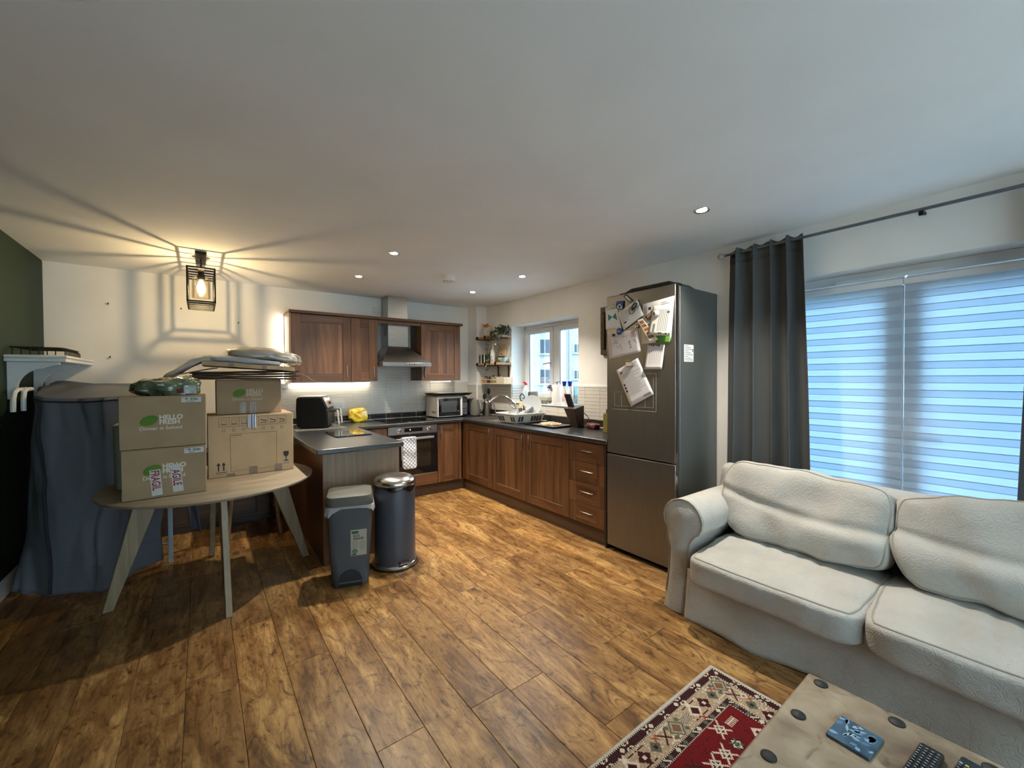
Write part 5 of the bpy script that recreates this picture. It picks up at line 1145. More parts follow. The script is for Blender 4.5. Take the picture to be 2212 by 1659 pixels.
def flap(u, v):
    b = Vector((-.075-.03*v+.06*u*(1-v), 4.27+.05*u, .12)); t = Vector((-.17+.10*u, 4.13+.1*u, .95)); q = b*(1-v)+t*v
    return (q.x+.02*noise.noise(Vector((u*3, v*2, 4))), q.y+.03*math.sin(u*4+v), q.z+.06*(1-u)*(1-v))
MB().grid(flap, 16, 24).build('side_flap', cloth('blue_slate_flap', (.10,.125,.17), .05, None, 1000), cv, smooth=True, sharp=80, solid=.002)
# drying rack inside
M_bluew = mat('pale_blue_enamel', (.34,.43,.50), .4)
ar = thing('drying_rack', 'pale blue-white folding drying rack showing under the dark cover', 'drying rack', (-.35, 4.3, .001))
def post(x, y, z1): MB().box((x-.014, y-.011, .001), (x+.014, y+.011, z1)).build('post', M_bluew, ar, bevel=.003)
post(-.205, 4.10, 1.18); post(-.60, 4.52, 1.18)
for z in (.14, .42, .95): MB().tube([(-.218,4.112,z),(-.59,4.51,z)], .005, 6).build('cross_bar', M_bluew, ar, smooth=True)
for k in range(6): MB().tube([(-.225-.0*k, 4.13+.03*k, .63+.012*k), (-.46, 4.08+.09*k, .60+.02*k)], .004, 6).build('drying_wire', M_bluew, ar, smooth=True)
MB().tube([(-.21,4.105,.64),(-.235,4.13,.66),(-.25,4.15,.62)], .016, 8).build('hinge_joint', M_wp, ar, smooth=True)
wr_ = thing('white_rail', 'white curved double rail on the green wall below the shelf', 'rail', (-.98, 4.2, 1.18))
for k in range(2): MB().tube([(-.99+.02*k,4.135+.11*k,1.195),(-.99+.02*k,4.14+.11*k,1.28),(-.99+.02*k,4.165+.10*k,1.322),(-.99+.02*k,4.22+.08*k,1.34),(-.99+.02*k,4.40+.02*k,1.342)], .014, 8).build('bent_tube', M_gloss, wr_, smooth=True)
MB().tube([(XL+.001,4.38,1.335),(-.97,4.38,1.335)], .010, 8).build('wall_fixing', M_gloss, wr_, smooth=True)
# shelf
sh = thing('wall_shelf', 'white shelf on scrolled brackets fixed to the green wall', 'shelf', (-.9, 4.65, 1.53))
bx('board', (XL+.001, 4.20, 1.531), (-.757, YB-.002, 1.556), M_gloss, sh, bevel=.004); bx('edge_moulding', (XL+.001, 4.195, 1.5565), (-.750, YB-.002, 1.577), M_gloss, sh, bevel=.005)
for y in (4.275, 4.825):
    prof = [(XL+.001,1.5305),(-.80,1.5305),(-.80,1.513),(-.83,1.505),(-.865,1.492)]+[(-.875-.125*math.sin(R(a)), 1.345+.14*math.cos(R(a))+.0) for a in range(0, 91, 10)]+[(-1.005,1.335),(-1.02,1.32),(-1.02,1.275),(XL+.001,1.275)]
    MB().prism(prof, lambda a, b, h_: (a, h_, b), y-.019, y+.019).build('bracket', M_gloss, sh, bevel=.002)
wrk = thing('wire_rack', 'low black wire rack standing on the white shelf', 'rack', (-.92, 4.5, 1.578))
MB().tube([(-1.03,4.27,1.632),(-.80,4.27,1.632),(-.785,4.30,1.632),(-.785,4.74,1.632),(-1.03,4.74,1.632)], .004, 6, closed=True).build('rim', M_blackm, wrk, smooth=True)
for k in range(11):
    y = 4.28+k*.045; MB().tube([(-1.03,y,1.632),(-.80,y,1.632),(-.785,y,1.622),(-.775,y,1.610),(-.775,y,1.579)], .003, 6).build('wire', M_blackm, wrk, smooth=True)
for k in range(6): MB().tube([(-1.02+k*.04,4.272,1.632),(-1.02+k*.04,4.272,1.579)], .003, 6).build('leg', M_blackm, wrk, smooth=True)
for k, (x, z, lb) in enumerate(((-.652,2.079,'upper of the two screws left of the lamp'),(-.647,1.605,'lower wall screw above the covered rack'),(-.147,2.082,'wall screw just left of the hanging lamp'),(.314,1.983,'wall screw right of the hanging lamp'))):
    t_ = thing('wall_screw', lb+' in the back wall', 'screw', (x, YB, z)); mb = MB().lathe([(.011,0),(.011,.003),(.006,.004)], (0,0,0), 12, 'y'); mb.v = [(x+a, YB-.0005-b, z+c_) for a, b, c_ in mb.v]; mb.build('plug', M_wp, t_, smooth=True)
    MB().tube([(x,YB-.004,z),(x,YB-.024,z),(x+.004,YB-.026,z+.010)], .004, 6).build('shank', M_blackm, t_, smooth=True)
sbd = thing('sideboard', 'low dark wooden sideboard against the wall behind the dining table', 'sideboard', (.28, 4.93, 0))
M_sbd = wood('dark_sideboard', (.03,.015,.008), (.075,.038,.02), 'h', strips=6., dens=30.)
bx('body', (-.42, 4.78, .06), (.69, 5.085, .70), M_sbd, sbd, bevel=.004); bx('top', (-.435, 4.765, .7005), (.70, 5.087, .722), M_sbd, sbd, bevel=.004); bx('base', (-.40, 4.80, .002), (.67, 5.07, .0595), M_sbd, sbd, bevel=0)
for k in range(-1, 3):
    d = bx('drawer', (-.105+k*.265, 4.768, .09), (.15+k*.265, 4.7795, .68), M_sbd, sbd, bevel=.003); MB().tube([(.022+k*.265-.05,4.767,.5),(.022+k*.265-.05,4.745,.5),(.022+k*.265+.05,4.745,.5),(.022+k*.265+.05,4.767,.5)], .005, 6).build('handle', M_hand, d, smooth=True)
# dark chair tucked in behind the table
dcw = wood('dark_stained_chair', (.045,.022,.012), (.10,.05,.028), 'z', strips=5., dens=30.)
ch = thing('wooden_chair', 'dark wooden chair tucked in behind the dining table', 'chair', (.36, 4.45, 0))
bx('seat', (.16, 4.28, .43), (.56, 4.68, .455), dcw, ch, bevel=.01)
for (x, y), (x2, y2) in zip(((.20,4.31),(.52,4.31),(.20,4.65),(.52,4.65)), ((.16,4.22),(.56,4.24),(.16,4.74),(.56,4.74))): MB().tube([(x2,y2,.002),(x,y,.429)], [.014,.019], 8).build('leg', wood('oak_chair_leg', (.16,.10,.055), (.26,.17,.1), 'z', dens=30.) if y < 4.4 else dcw, ch, smooth=True)
for z in (.16, .24): MB().tube([(.185,4.28,z),(.19,4.69,z)], .009, 6).build('stretcher', dcw, ch, smooth=True); MB().tube([(.535,4.28,z),(.53,4.69,z)], .009, 6).build('stretcher', dcw, ch, smooth=True)
bx('backrest', (.16, 4.655, .62), (.56, 4.68, .86), dcw, ch, bevel=.008)
for x in (.19, .53): MB().tube([(x,4.665,.4555),(x,4.668,.619)], .012, 8).build('back_post', dcw, ch, smooth=True)

# ------------------------------------------------------------------ bins
M_binp = mat('slate_plastic', (.062,.075,.09), .5, var=.04, bump=.04, bscale=300); M_lidp = mat('taupe_plastic_lid', (.095,.092,.075), .5, var=.04)
rb = thing('pedal_bin', 'square dark grey plastic bin with a flip lid and printed label', 'bin', (.822, 2.985, 0), R(-17))
def sect(z, w, d, r=.05): return [(x, y, z) for x, y in rrect(-w/2, -d/2, w/2, d/2, r, 5)]
mb = MB(); secs = [sect(.002,.232,.235), sect(.10,.245,.245), sect(.40,.283,.268), sect(.525,.297,.276), sect(.532,.297,.276), sect(.52,.275,.255), sect(.30,.25,.23)]
n_ = len(secs[0])
for s in secs: mb.v += s
for i in range(len(secs)-1):
    for k in range(n_): mb.f.append((i*n_+k, i*n_+(k+1) % n_, (i+1)*n_+(k+1) % n_, (i+1)*n_+k))
mb.f += [tuple(range(n_)), tuple((len(secs)-1)*n_+k for k in range(n_))]
mb.build('bucket', M_binp, rb, local=True, smooth=True)
ap = [(-.075,.003)]+[(.075*math.cos(R(a)), .03+.075*math.sin(R(a))*1.15) for a in range(180, -1, -15)]+[(.075,.003)]
MB().prism(ap, lambda a, b, h_: (a, -.1195-h_-b*.085, b), -.02, .0022).build('pedal_recess', mat('slate_recess', (.018,.022,.028), .6), rb, local=True)
MB().box((-.072,-.138,.028),(.072,-.1215,.038)).build('pedal', M_binp, rb, local=True, bevel=.003)
mb = MB(); secs = [sect(.550,.300,.285), sect(.585,.303,.288), sect(.610,.285,.268), sect(.618,.22,.20)]
for s in secs: mb.v += [(x, y, z+.035*(y+.14)) for x, y, z in s]
for i in range(3):
    for k in range(n_): mb.f.append((i*n_+k, i*n_+(k+1) % n_, (i+1)*n_+(k+1) % n_, (i+1)*n_+k))
mb.f += [tuple(range(n_)), tuple(3*n_+k for k in range(n_))]
ld = mb.build('lid', M_lidp, rb, local=True, smooth=True, sharp=50)
mb = MB(); s1 = [(x*1.035, y*1.035, z+.0) for x, y, z in sect(.540,.297,.276)]
def liner(u, v):
    k = u*len(s1); i = int(k) % len(s1); t = k-int(k); a, b = Vector(s1[i]), Vector(s1[(i+1) % len(s1)]); q = a*(1-t)+b*t; n2 = noise.noise(Vector((u*19, 0, 3)))
    corner = math.exp(-((q.x+.14)/.05)**2)*.05+math.exp(-((q.x-.15)/.04)**2)*.03
    return (q.x*(1.0+.05*v*(1+n2)), q.y*(1.0+.05*v*(1+n2)), .549-v*(.014+.016*n2+corner))
MB().grid(liner, 96, 4, True).build('bin_liner', cloth('white_liner', (.55,.55,.56), .3), rb, local=True, smooth=True, solid=.001)
lf = lambda a, b, h_: (a, -.1215-(b)*.031-h_, b)
MB().quad(lf(.005,.208,.003), lf(.105,.208,.003), lf(.108,.385,.003), lf(.005,.385,.003)).build('label', mat('label_beige', (.40,.38,.31), .6), rb, local=True)
MB().quad(lf(.012,.358,.0036), lf(.055,.358,.0036), lf(.055,.376,.0036), lf(.012,.376,.0036)).build('brand_oval', mat('label_green', (.02,.10,.05), .5), rb, local=True)
text('ECO', .020, lambda a, b, h_: lf(.022+a, .336+b, .0036+h_), M_ink, 'lettering', rb, bold=.03, local=True); text('RANGE', .020, lambda a, b, h_: lf(.022+a, .317+b, .0036+h_), M_ink, 'lettering', rb, bold=.03, local=True)
for k in range(5): MB().quad(lf(.012,.302-k*.010,.0036), lf(.05+.01*(k % 2),.302-k*.010,.0036), lf(.05,.305-k*.010,.0036), lf(.012,.305-k*.010,.0036)).build('small_print', M_inkg, rb, local=True)
for k in range(9): MB().quad(lf(.062+.004*(k % 3),.300-k*.007,.0036), lf(.098-.005*(k % 2),.300-k*.007,.0036), lf(.098,.3025-k*.007,.0036), lf(.062,.3025-k*.007,.0036)).build('small_print', M_inkg, rb, local=True)
MB().quad(*[lf(.030+.019*math.cos(R(a)), .238+.017*math.sin(R(a)), .0036) for a in range(0, 360, 20)]).build('green_badge', mat('badge_green', (.08,.2,.13), .5), rb, local=True)
MB().quad(lf(.010,.212,.0036), lf(.04,.212,.0036), lf(.04,.220,.0036), lf(.010,.220,.0036)).build('maker_mark', M_ink, rb, local=True)
cb = thing('pedal_bin', 'tall round slate bin with shiny domed lid beside the peninsula', 'bin', (1.165, 3.035, 0))
MB().lathe([(.158,.012),(.152,.03),(.150,.05),(.150,.585),(.147,.60),(0,.60)], (1.165,3.035,0), 48).build('body', mat('slate_enamel', (.055,.064,.085), .35, coat=.2), cb, smooth=True)
MB().lathe([(.170,.001),(.172,.008),(.170,.011),(0,.011)], (1.165,3.035,0), 48).build('rubber_foot', M_black, cb, smooth=True)
MB().lathe([(.169,.0115),(.170,.020),(.164,.030),(.1585,.034)], (1.165,3.035,0), 48).build('base_ring', M_chrome, cb, smooth=True)
MB().lathe([(.154,.612),(.156,.622),(.152,.638),(.138,.655),(.105,.668),(.06,.676),(0,.679)], (1.165,3.035,0), 48).build('lid', mat('satin_chrome', (.62,.60,.56), .22, 1.), cb, smooth=True)
MB().grid(lambda u, v: (1.165+(.1525+.003*v)*math.cos(2*PI*u), 3.035+(.1525+.003*v)*math.sin(2*PI*u), .610-v*(.014+.040*max(0, -math.sin(2*PI*u-.3))**2*(.7+.5*math.sin(u*40)))), 96, 4, True).build('black_liner', mat('black_liner_film', (.01,.01,.012), .2, coat=.4), cb, smooth=True, solid=.001)
MB().box((1.13,2.862,.048),(1.21,2.898,.062)).build('pedal', M_black, cb, bevel=.004); MB().box((1.135,2.859,.048),(1.205,2.8615,.054)).build('pedal_trim', M_chrome, cb)
# ------------------------------------------------------------------ things on the worktop
Z = ZT+.0006
af = thing('air_fryer', 'black two-drawer air fryer at the back of the peninsula', 'air fryer', (.95, 4.67, Z))
prof = [(.815,.014),(.80,.05),(.795,.20),(.80,.31),(.815,.325),(1.035,.325),(1.085,.215),(1.085,.05),(1.07,.014)]
MB().prism(prof, lambda a, b, h_: (a, h_, Z+b), 4.49, 4.86).build('body', mat('gloss_black_plastic', (.004,.004,.0045), .45, spec=.2), af, bevel=.014, seg=3, smooth=True)
MB().prism(rrect(.812, 4.50, 1.03, 4.85, .03), lambda a, b, h_: (a, b, h_), Z+.3255, Z+.334).build('top_plate', M_gloss if False else mat('satin_grey_top', (.45,.44,.42), .25, .3), af, bevel=.002)
def slant(a, b, h_): d = Vector((-.05, 0, .11)).normalized(); q = Vector((1.087, 0, Z+.213))+d*b; nrm = Vector((.11, 0, .05)).normalized(); q += nrm*h_; return (q.x, a, q.z)
MB().hexa([slant(4.51,.0,0),slant(4.84,.0,0),slant(4.84,.112,0),slant(4.51,.112,0),slant(4.51,.0,.006),slant(4.84,.0,.006),slant(4.84,.112,.006),slant(4.51,.112,.006)]).build('control_panel', mat('champagne_panel', (.33,.28,.23), .3, .7), af)
kb = MB().tube([slant(4.675,.045,.0065), slant(4.675,.045,.022)], .016, 16); kb.build('dial', M_black, af, smooth=True)
for k in range(4): MB().hexa([slant(4.55+k*.06,.078,.0062),slant(4.58+k*.06,.078,.0062),slant(4.58+k*.06,.096,.0062),slant(4.55+k*.06,.096,.0062),slant(4.55+k*.06,.078,.0072),slant(4.58+k*.06,.078,.0072),slant(4.58+k*.06,.096,.0072),slant(4.55+k*.06,.096,.0072)]).build('display', emis('fryer_display', (1.,.95,.85), 1.2), af)
for y0, y1 in ((4.505, 4.672), (4.678, 4.845)):
    d = bx('drawer', (1.0862, y0, Z+.03), (1.094, y1, Z+.19), M_black, af, bevel=.003); yc = (y0+y1)/2
    h_ = MB(); h_.box((1.0945,yc-.016,Z+.165),(1.160,yc+.016,Z+.187)); h_.build('handle_arm', M_black, d, bevel=.003)
    MB().hexa([(1.178,yc-.018,Z+.03),(1.192,yc-.018,Z+.03),(1.192,yc+.018,Z+.03),(1.178,yc+.018,Z+.03),(1.1605,yc-.018,Z+.187),(1.176,yc-.018,Z+.187),(1.176,yc+.018,Z+.187),(1.1605,yc+.018,Z+.187)]).build('handle_grip', mat('silver_grip', (.7,.69,.67), .25, .7), d, bevel=.003)
bx('rear_spacer', (.775, 4.60, Z+.215), (.794, 4.66, Z+.235), M_black, af, bevel=.002)
af.location = (.965, 4.70, Z); af.rotation_euler = (0, 0, R(-24))
bx('glass_board', (.72, 4.43, Z), (1.20, 4.93, Z+.006), mat('pale_glass_board', (.20,.19,.17), .15), bevel=.002, label='thin pale glass board lying under the air fryer', cat='board')
bx('chopping_board', (.925, 3.76, Z), (1.235, 4.15, Z+.010), M_blackg, bevel=.003, label='glossy black glass chopping board on the peninsula', cat='chopping board')
yb = thing('snack_bag', 'bright yellow crinkled food packet against the tiles', 'food packet', (1.45, 4.97, Z))
def yfn(p):
    e = .6; l = (abs(p.x)**(2/e)+abs(p.y)**(2/e)+abs(p.z)**(2/e))**(e/2); q = p/l; v = Vector((q.x*.100, q.y*.055, q.z*.082)); v += q*(noise.noise(Vector((v.x*22, v.y*22, v.z*22)))*.012+abs(noise.noise(Vector((v.x*50, v.y*50, v.z*50))))*.006)
    v.z = max(-.08, v.z); return Vector((1.475, 4.97, Z+.0805))+v
MB().shell(yfn, 22).build('packet', mat('yellow_film', (.72,.50,.03), .3, var=.2, scale=18, coat=.3), yb, smooth=True, sharp=25)
MB().grid(lambda u, v: (1.50+.055*u, 4.9135+.012*u*u-.004*v, Z+.065+.06*v), 5, 5).build('white_print', mat('packet_white', (.7,.7,.68), .4, var=.25, scale=60), yb, smooth=True)
MB().grid(lambda u, v: (1.41+.055*u, 4.913-.002*v, Z+.10+.025*v), 5, 5).build('orange_print', mat('packet_orange', (.75,.28,.02), .4), yb, smooth=True)
# microwave
mo = thing('microwave', 'white microwave oven with black glass door in the kitchen corner', 'microwave', (2.62, 4.9, Z))
mx0, mx1, my0, my1, mz0, mz1 = 2.385, 2.822, 4.745, 5.07, Z+.012, Z+.265
bx('case', (mx0, my0, mz0), (mx1, my1, mz1), mat('cream_enamel', (.62,.58,.52), .3), mo, bevel=.005)
for x in (mx0+.04, mx1-.04):
    for y in (my0+.04, my1-.04): bx('foot', (x-.012, y-.012, Z), (x+.012, y+.012, mz0), M_black, mo, bevel=0)
fd = bx('door', (mx0+.002, my0-.018, mz0+.002), (2.742, my0-.0005, mz1-.002), M_gloss, mo, bevel=.004)
bx('door_glass', (mx0+.012, my0-.0205, mz0+.012), (2.712, my0-.0182, mz1-.012), M_blackg, fd, bevel=0); bx('viewing_window', (mx0+.05, my0-.0212, mz0+.06), (2.66, my0-.0206, mz1-.05), mat('tinted_glass', (.06,.065,.07), .1), fd, bevel=0)
bx('handle_strip', (2.716, my0-.028, mz0+.008), (2.740, my0-.0185, mz1-.008), M_gloss, fd, bevel=.004)
cpn = bx('control_panel', (2.744, my0-.018, mz0+.002), (mx1-.001, my0-.0005, mz1-.002), M_blackg, mo, bevel=.003)
for i in range(6):
    for j in range(3): bx('button', (2.752+j*.023, my0-.0195, mz0+.03+i*.025), (2.768+j*.023, my0-.0182, mz0+.044+i*.025), M_inkg, cpn, bevel=0)
bx('display', (2.752, my0-.0195, mz1-.055), (2.812, my0-.0182, mz1-.025), mat('display_navy', (.03,.04,.07), .2), cpn, bevel=0)
for k in range(5): bx('vent_slot', (mx0-.0012, 4.79+k*.022, mz0+.045), (mx0-.0002, 4.80+k*.022, mz0+.075), M_dark_in, mo, bevel=0)
bx('wooden_board', (2.40, 4.75, mz1+.0006), (2.80, 5.06, mz1+.020), wood('light_board', (.30,.20,.12), (.42,.30,.19), 'x', rough=.5), bevel=.004, label='thin wooden board lying on top of the microwave', cat='board')
bt = thing('baking_tray', 'black baking tray resting on top of the microwave', 'tray', (2.6, 4.9, mz1+.021))
tz = mz1+.0206
mb = MB(); o4 = [(2.40,4.72),(2.84,4.72),(2.84,5.04),(2.40,5.04)]; rim = [(2.36,4.68),(2.88,4.68),(2.88,5.08),(2.36,5.08)]
mb.add([(*p, tz) for p in o4]+[(*p, tz+.028) for p in rim]+[(*p, tz+.003) for p in [(2.404,4.724),(2.836,4.724),(2.836,5.036),(2.404,5.036)]]+[(*p, tz+.030) for p in [(2.366,4.686),(2.874,4.686),(2.874,5.074),(2.366,5.074)]],
       [(0,3,2,1)]+[(i,(i+1) % 4,4+(i+1) % 4,4+i) for i in range(4)]+[(8,9,10,11)]+[(8+i,12+i,12+(i+1) % 4,8+(i+1) % 4) for i in range(4)]+[(4+i,4+(i+1) % 4,12+(i+1) % 4,12+i) for i in range(4)])
mb.build('pan', M_blackm, bt, bevel=.003); MB().box((2.42,4.76,tz+.0305),(2.80,5.02,tz+.034)).build('rack', M_steel, bt)
tn = thing('toaster', 'dark navy toaster half hidden behind the kettle', 'toaster', (2.90, 4.97, Z))
bx('body', (2.832, 4.93, Z+.01), (3.035, 5.06, Z+.20), mat('navy_enamel', (.012,.014,.035), .25), tn, bevel=.02, seg=3); bx('top_rim', (2.832, 4.91, Z+.2005), (3.04, 5.07, Z+.222), mat('navy_lid', (.015,.016,.035), .35), tn, bevel=.006); bx('slot', (2.86, 4.97, Z+.2222), (3.01, 4.99, Z+.2235), M_black, tn, bevel=0); bx('base', (2.84, 4.935, Z), (3.03, 5.055, Z+.0098), M_chrome, tn, bevel=0)
kt = thing('kettle', 'grey jug kettle with a chrome handle beside the microwave', 'kettle', (2.945, 4.74, Z))
MB().lathe([(.072,0),(.074,.012),(.070,.016)], (2.945,4.74,Z), 28).build('base', M_black, kt, smooth=True)
MB().lathe([(.068,.0165),(.070,.03),(.068,.10),(.060,.18),(.053,.212),(.04,.222),(0,.226)], (2.945,4.74,Z), 32).build('jug', mat('sage_grey_enamel', (.14,.137,.115), .35), kt, smooth=True)
MB().tube([(2.985,4.71,Z+.20),(3.012,4.69,Z+.205),(3.03,4.68,Z+.17),(3.028,4.68,Z+.10),(3.008,4.695,Z+.055)], [.010,.012,.013,.012,.009], 10).build('handle', M_chrome, kt, smooth=True)
MB().tube([(2.90,4.765,Z+.185),(2.88,4.775,Z+.205)], [.014,.009], 10).build('spout', mat('sage_grey_enamel', (.24,.235,.20), .35), kt, smooth=True)
up = thing('utensil_pot', 'perforated steel pot holding cooking utensils by the sink', 'pot', (3.135, 4.74, Z))
MB().lathe([(.058,0),(.060,.002),(.060,.175),(.062,.178),(.060,.181),(.057,.178),(.057,.01),(0,.01)], (3.135,4.74,Z), 28).build('pot', M_steel, up, smooth=True)
for i in range(8):
    for j in range(7):
        a = R(180+j*22); x, y, z = 3.135+.0606*math.cos(a), 4.74+.0606*math.sin(a), Z+.03+i*.017; MB().tube([(x,y,z),(x+.0008*math.cos(a),y+.0008*math.sin(a),z)], .0045, 6).build('hole', M_dark_in, up)
def utensil(label, p0, p1, m, head=None, mh=None):
    t_ = thing('utensil', label, 'utensil', p0); MB().tube([p0, p1], [.005,.006], 8).build('handle', m, t_, smooth=True)
    if head: head(t_, Vector(p1), mh or m)
def spoon(t_, p, m): MB().shell(lambda q: p+Vector((q.normalized().x*.028, q.normalized().y*.010, .035+q.normalized().z*.042)), 8).build('head', m, t_, smooth=True)
def whisk(t_, p, m):
    for k in range(4):
        a = k*PI/4; MB().tube([tuple(p+Vector((.022*math.sin(PI*s/10)*math.cos(a)*(1 if s < 99 else 1), .022*math.sin(PI*s/10)*math.sin(a), .085*s/10))) for s in range(11)], .0012, 4).build('loop', m, t_, smooth=True)
def slot(t_, p, m): MB().box(tuple(p+Vector((-.025,-.003,0))), tuple(p+Vector((.025,.003,.075)))).build('blade', m, t_, bevel=.006)
utensil('black slotted spoon leaning left out of the utensil pot', (3.12,4.72,Z+.02), (3.065,4.69,Z+.225), M_black, spoon)
utensil('wooden spatula standing in the utensil pot', (3.115,4.76,Z+.02), (3.10,4.74,Z+.235), wood('beech', (.45,.30,.17), (.6,.43,.27), 'z'))
utensil('steel whisk standing in the utensil pot', (3.14,4.74,Z+.02), (3.14,4.73,Z+.215), M_steel, whisk)
utensil('dark ladle at the right of the utensil pot', (3.15,4.75,Z+.02), (3.17,4.74,Z+.29), M_black, spoon)
utensil('steel fish slice standing in the utensil pot', (3.16,4.73,Z+.02), (3.165,4.71,Z+.20), M_steel, slot)
MB().tube([(3.215,4.69,Z+.165),(3.20,4.60,Z+.004)], [.006,.009], 8).build('tongs', mat('dark_red_brown', (.05,.02,.016), .4), smooth=True, label='dark tongs leaning on the tiles right of the utensil pot', cat='tongs')
# dish rack
dk = thing('dish_rack', 'white plastic dish rack with slotted sides on the sink', 'dish rack', (2.95, 3.70, ZT+.005))
def sect2(z, ins): return [(x, y, z) for x, y in rrect(2.685+ins, 3.515+ins, 3.16-ins, 3.895-ins, .035-ins*.2, 4)]
zr = ZT+.005
mb = MB(); ss = [sect2(zr+.008,.045), sect2(zr+.100,.012), sect2(zr+.103,.0), sect2(zr+.112,.0), sect2(zr+.112,.016), sect2(zr+.014,.049)]
n_ = len(ss[0])
for s in ss: mb.v += s
for i in range(5):
    for k in range(n_): mb.f.append((i*n_+k, i*n_+(k+1) % n_, (i+1)*n_+(k+1) % n_, (i+1)*n_+k))
mb.f += [tuple(range(n_)), tuple(5*n_+k for k in range(n_))]
mb.build('basket', mat('white_rack_plastic', (.70,.69,.66), .35), dk, smooth=True, sharp=40)
def slotp(fn, u): # arched opening shown as a dark recess
    pts = [(u-.014,.022)]+[(u+.014*math.cos(R(a)), .066+.016*math.sin(R(a))) for a in range(180, -1, -30)]+[(u+.014,.022)]
    MB().prism(pts, fn, -.0008, .0012).build('slot', mat('rack_slot_dark', (.05,.05,.055), .6), dk)
for u in (3.57, 3.61, 3.76, 3.80, 3.84): slotp(lambda a, b, h_: (2.7285-(b-.008)*.358-h_, a, zr+b), u)
for u in (2.77, 2.81, 2.95, 2.99, 3.03, 3.07): slotp(lambda a, b, h_: (a, 3.5585-(b-.008)*.358-h_, zr+b), u)
for x in (2.76, 3.08):
    for y in (3.60, 3.81): bx('foot', (x-.014, y-.014, zr), (x+.014, y+.014, zr+.0078), M_wp, dk, bevel=0)
def plate(label, cen, r, tilt, az, m):
    t_ = thing('plate', label, 'plate', (cen[0], cen[1], cen[2]-r*.7))
    mb = MB().lathe([(0,0),(r*.55,0),(r*.62,.004),(r*.97,.016),(r,.018),(r*.98,.021),(r*.6,.009),(0,.006)], (0,0,0), 36)
    M_ = Matrix.Translation(cen) @ Matrix.Rotation(az, 4, 'Z') @ Matrix.Rotation(tilt, 4, 'Y'); mb.v = [tuple(M_ @ Vector(v)) for v in mb.v]; mb.build('dish', m, t_, smooth=True)
M_pg = mat('grey_glaze', (.38,.40,.42), .25); M_pd = mat('dark_grey_glaze', (.17,.175,.165), .3)
plate('large pale grey plate standing upright at the back of the dish rack', (3.06, 3.68, 1.075), .125, R(-72), R(35), M_pg)
plate('pale plate leaning in the middle of the dish rack', (2.98, 3.66, 1.005), .10, R(-40), R(-50), M_pg)
plate('dark grey bowl-like plate face down at the left of the dish rack', (2.90, 3.83, 1.015), .10, R(160), R(0), M_pd)
br = thing('dish_brush', 'pale wooden washing-up brush sticking up from the dish rack', 'brush', (2.93, 3.70, 1.0))
MB().prism(rrect(-.020,0,.020,.078,.018), lambda a, b, h_: (2.91+h_+b*.05, 3.70+a*.95, 1.055+b), -.007, .007).build('head', wood('bamboo', (.55,.36,.14), (.68,.48,.22), 'z'), br, bevel=.003); MB().box((2.898,3.678,1.02),(2.925,3.722,1.0545)).build('bristles', mat('dark_bristle', (.06,.055,.05), .9), br); MB().tube([(2.91,3.70,1.02),(2.95,3.70,.93)], .006, 8).build('handle', M_wp, br, smooth=True)
for k, (p0, p1, lb) in enumerate((((2.80,3.62,.93),(2.77,3.60,1.035),'fork standing in the front of the dish rack'),((2.84,3.58,.93),(2.85,3.56,1.03),'spoon standing in the front of the dish rack'),((2.78,3.66,.93),(2.75,3.67,1.02),'knife standing in the front of the dish rack'))):
    utensil('steel '+lb, p0, p1, M_chrome, spoon if k == 1 else None)
# baking tray with crumble
tb = thing('baking_tray', 'black baking tray of pastry crumble on the window worktop', 'tray', (2.99, 3.30, Z))
bx('pan', (2.80, 3.03, Z), (3.175, 3.505, Z+.006), M_blackm, tb, bevel=.002)
mb = MB()
for a, b in (((2.795,3.025),(3.18,3.037)),((2.795,3.498),(3.18,3.51)),((2.795,3.037),(2.807,3.498)),((3.168,3.037),(3.18,3.498))): mb.box((*a, Z+.0062), (*b, Z+.018))
mb.build('rim', M_blackm, tb, bevel=.002); MB().box((2.84,3.10,Z+.0062),(3.14,3.44,Z+.0075)).build('liner', mat('brown_liner', (.10,.075,.05), .6), tb)
rr = random.Random(9); mb = MB()
for k in range(420):
    a, q = rr.uniform(0, 2*PI), math.sqrt(rr.random()); x, y = 2.985+.10*q*math.cos(a), 3.27+.125*q*math.sin(a); s = rr.uniform(.005,.012); z = Z+.008+.022*(1-q)*rr.random()
    mb.shell(lambda p: (x+p.x*s*rr.uniform(.6,1.1), y+p.y*s*rr.uniform(.6,1.1), z+s*.6+p.z*s*.6), 1)
mb.build('crumble', mat('crumble', (.62,.50,.34), .85, var=.35, scale=60), kind='stuff', label='pale crumble pieces heaped on the black baking tray', cat='food')
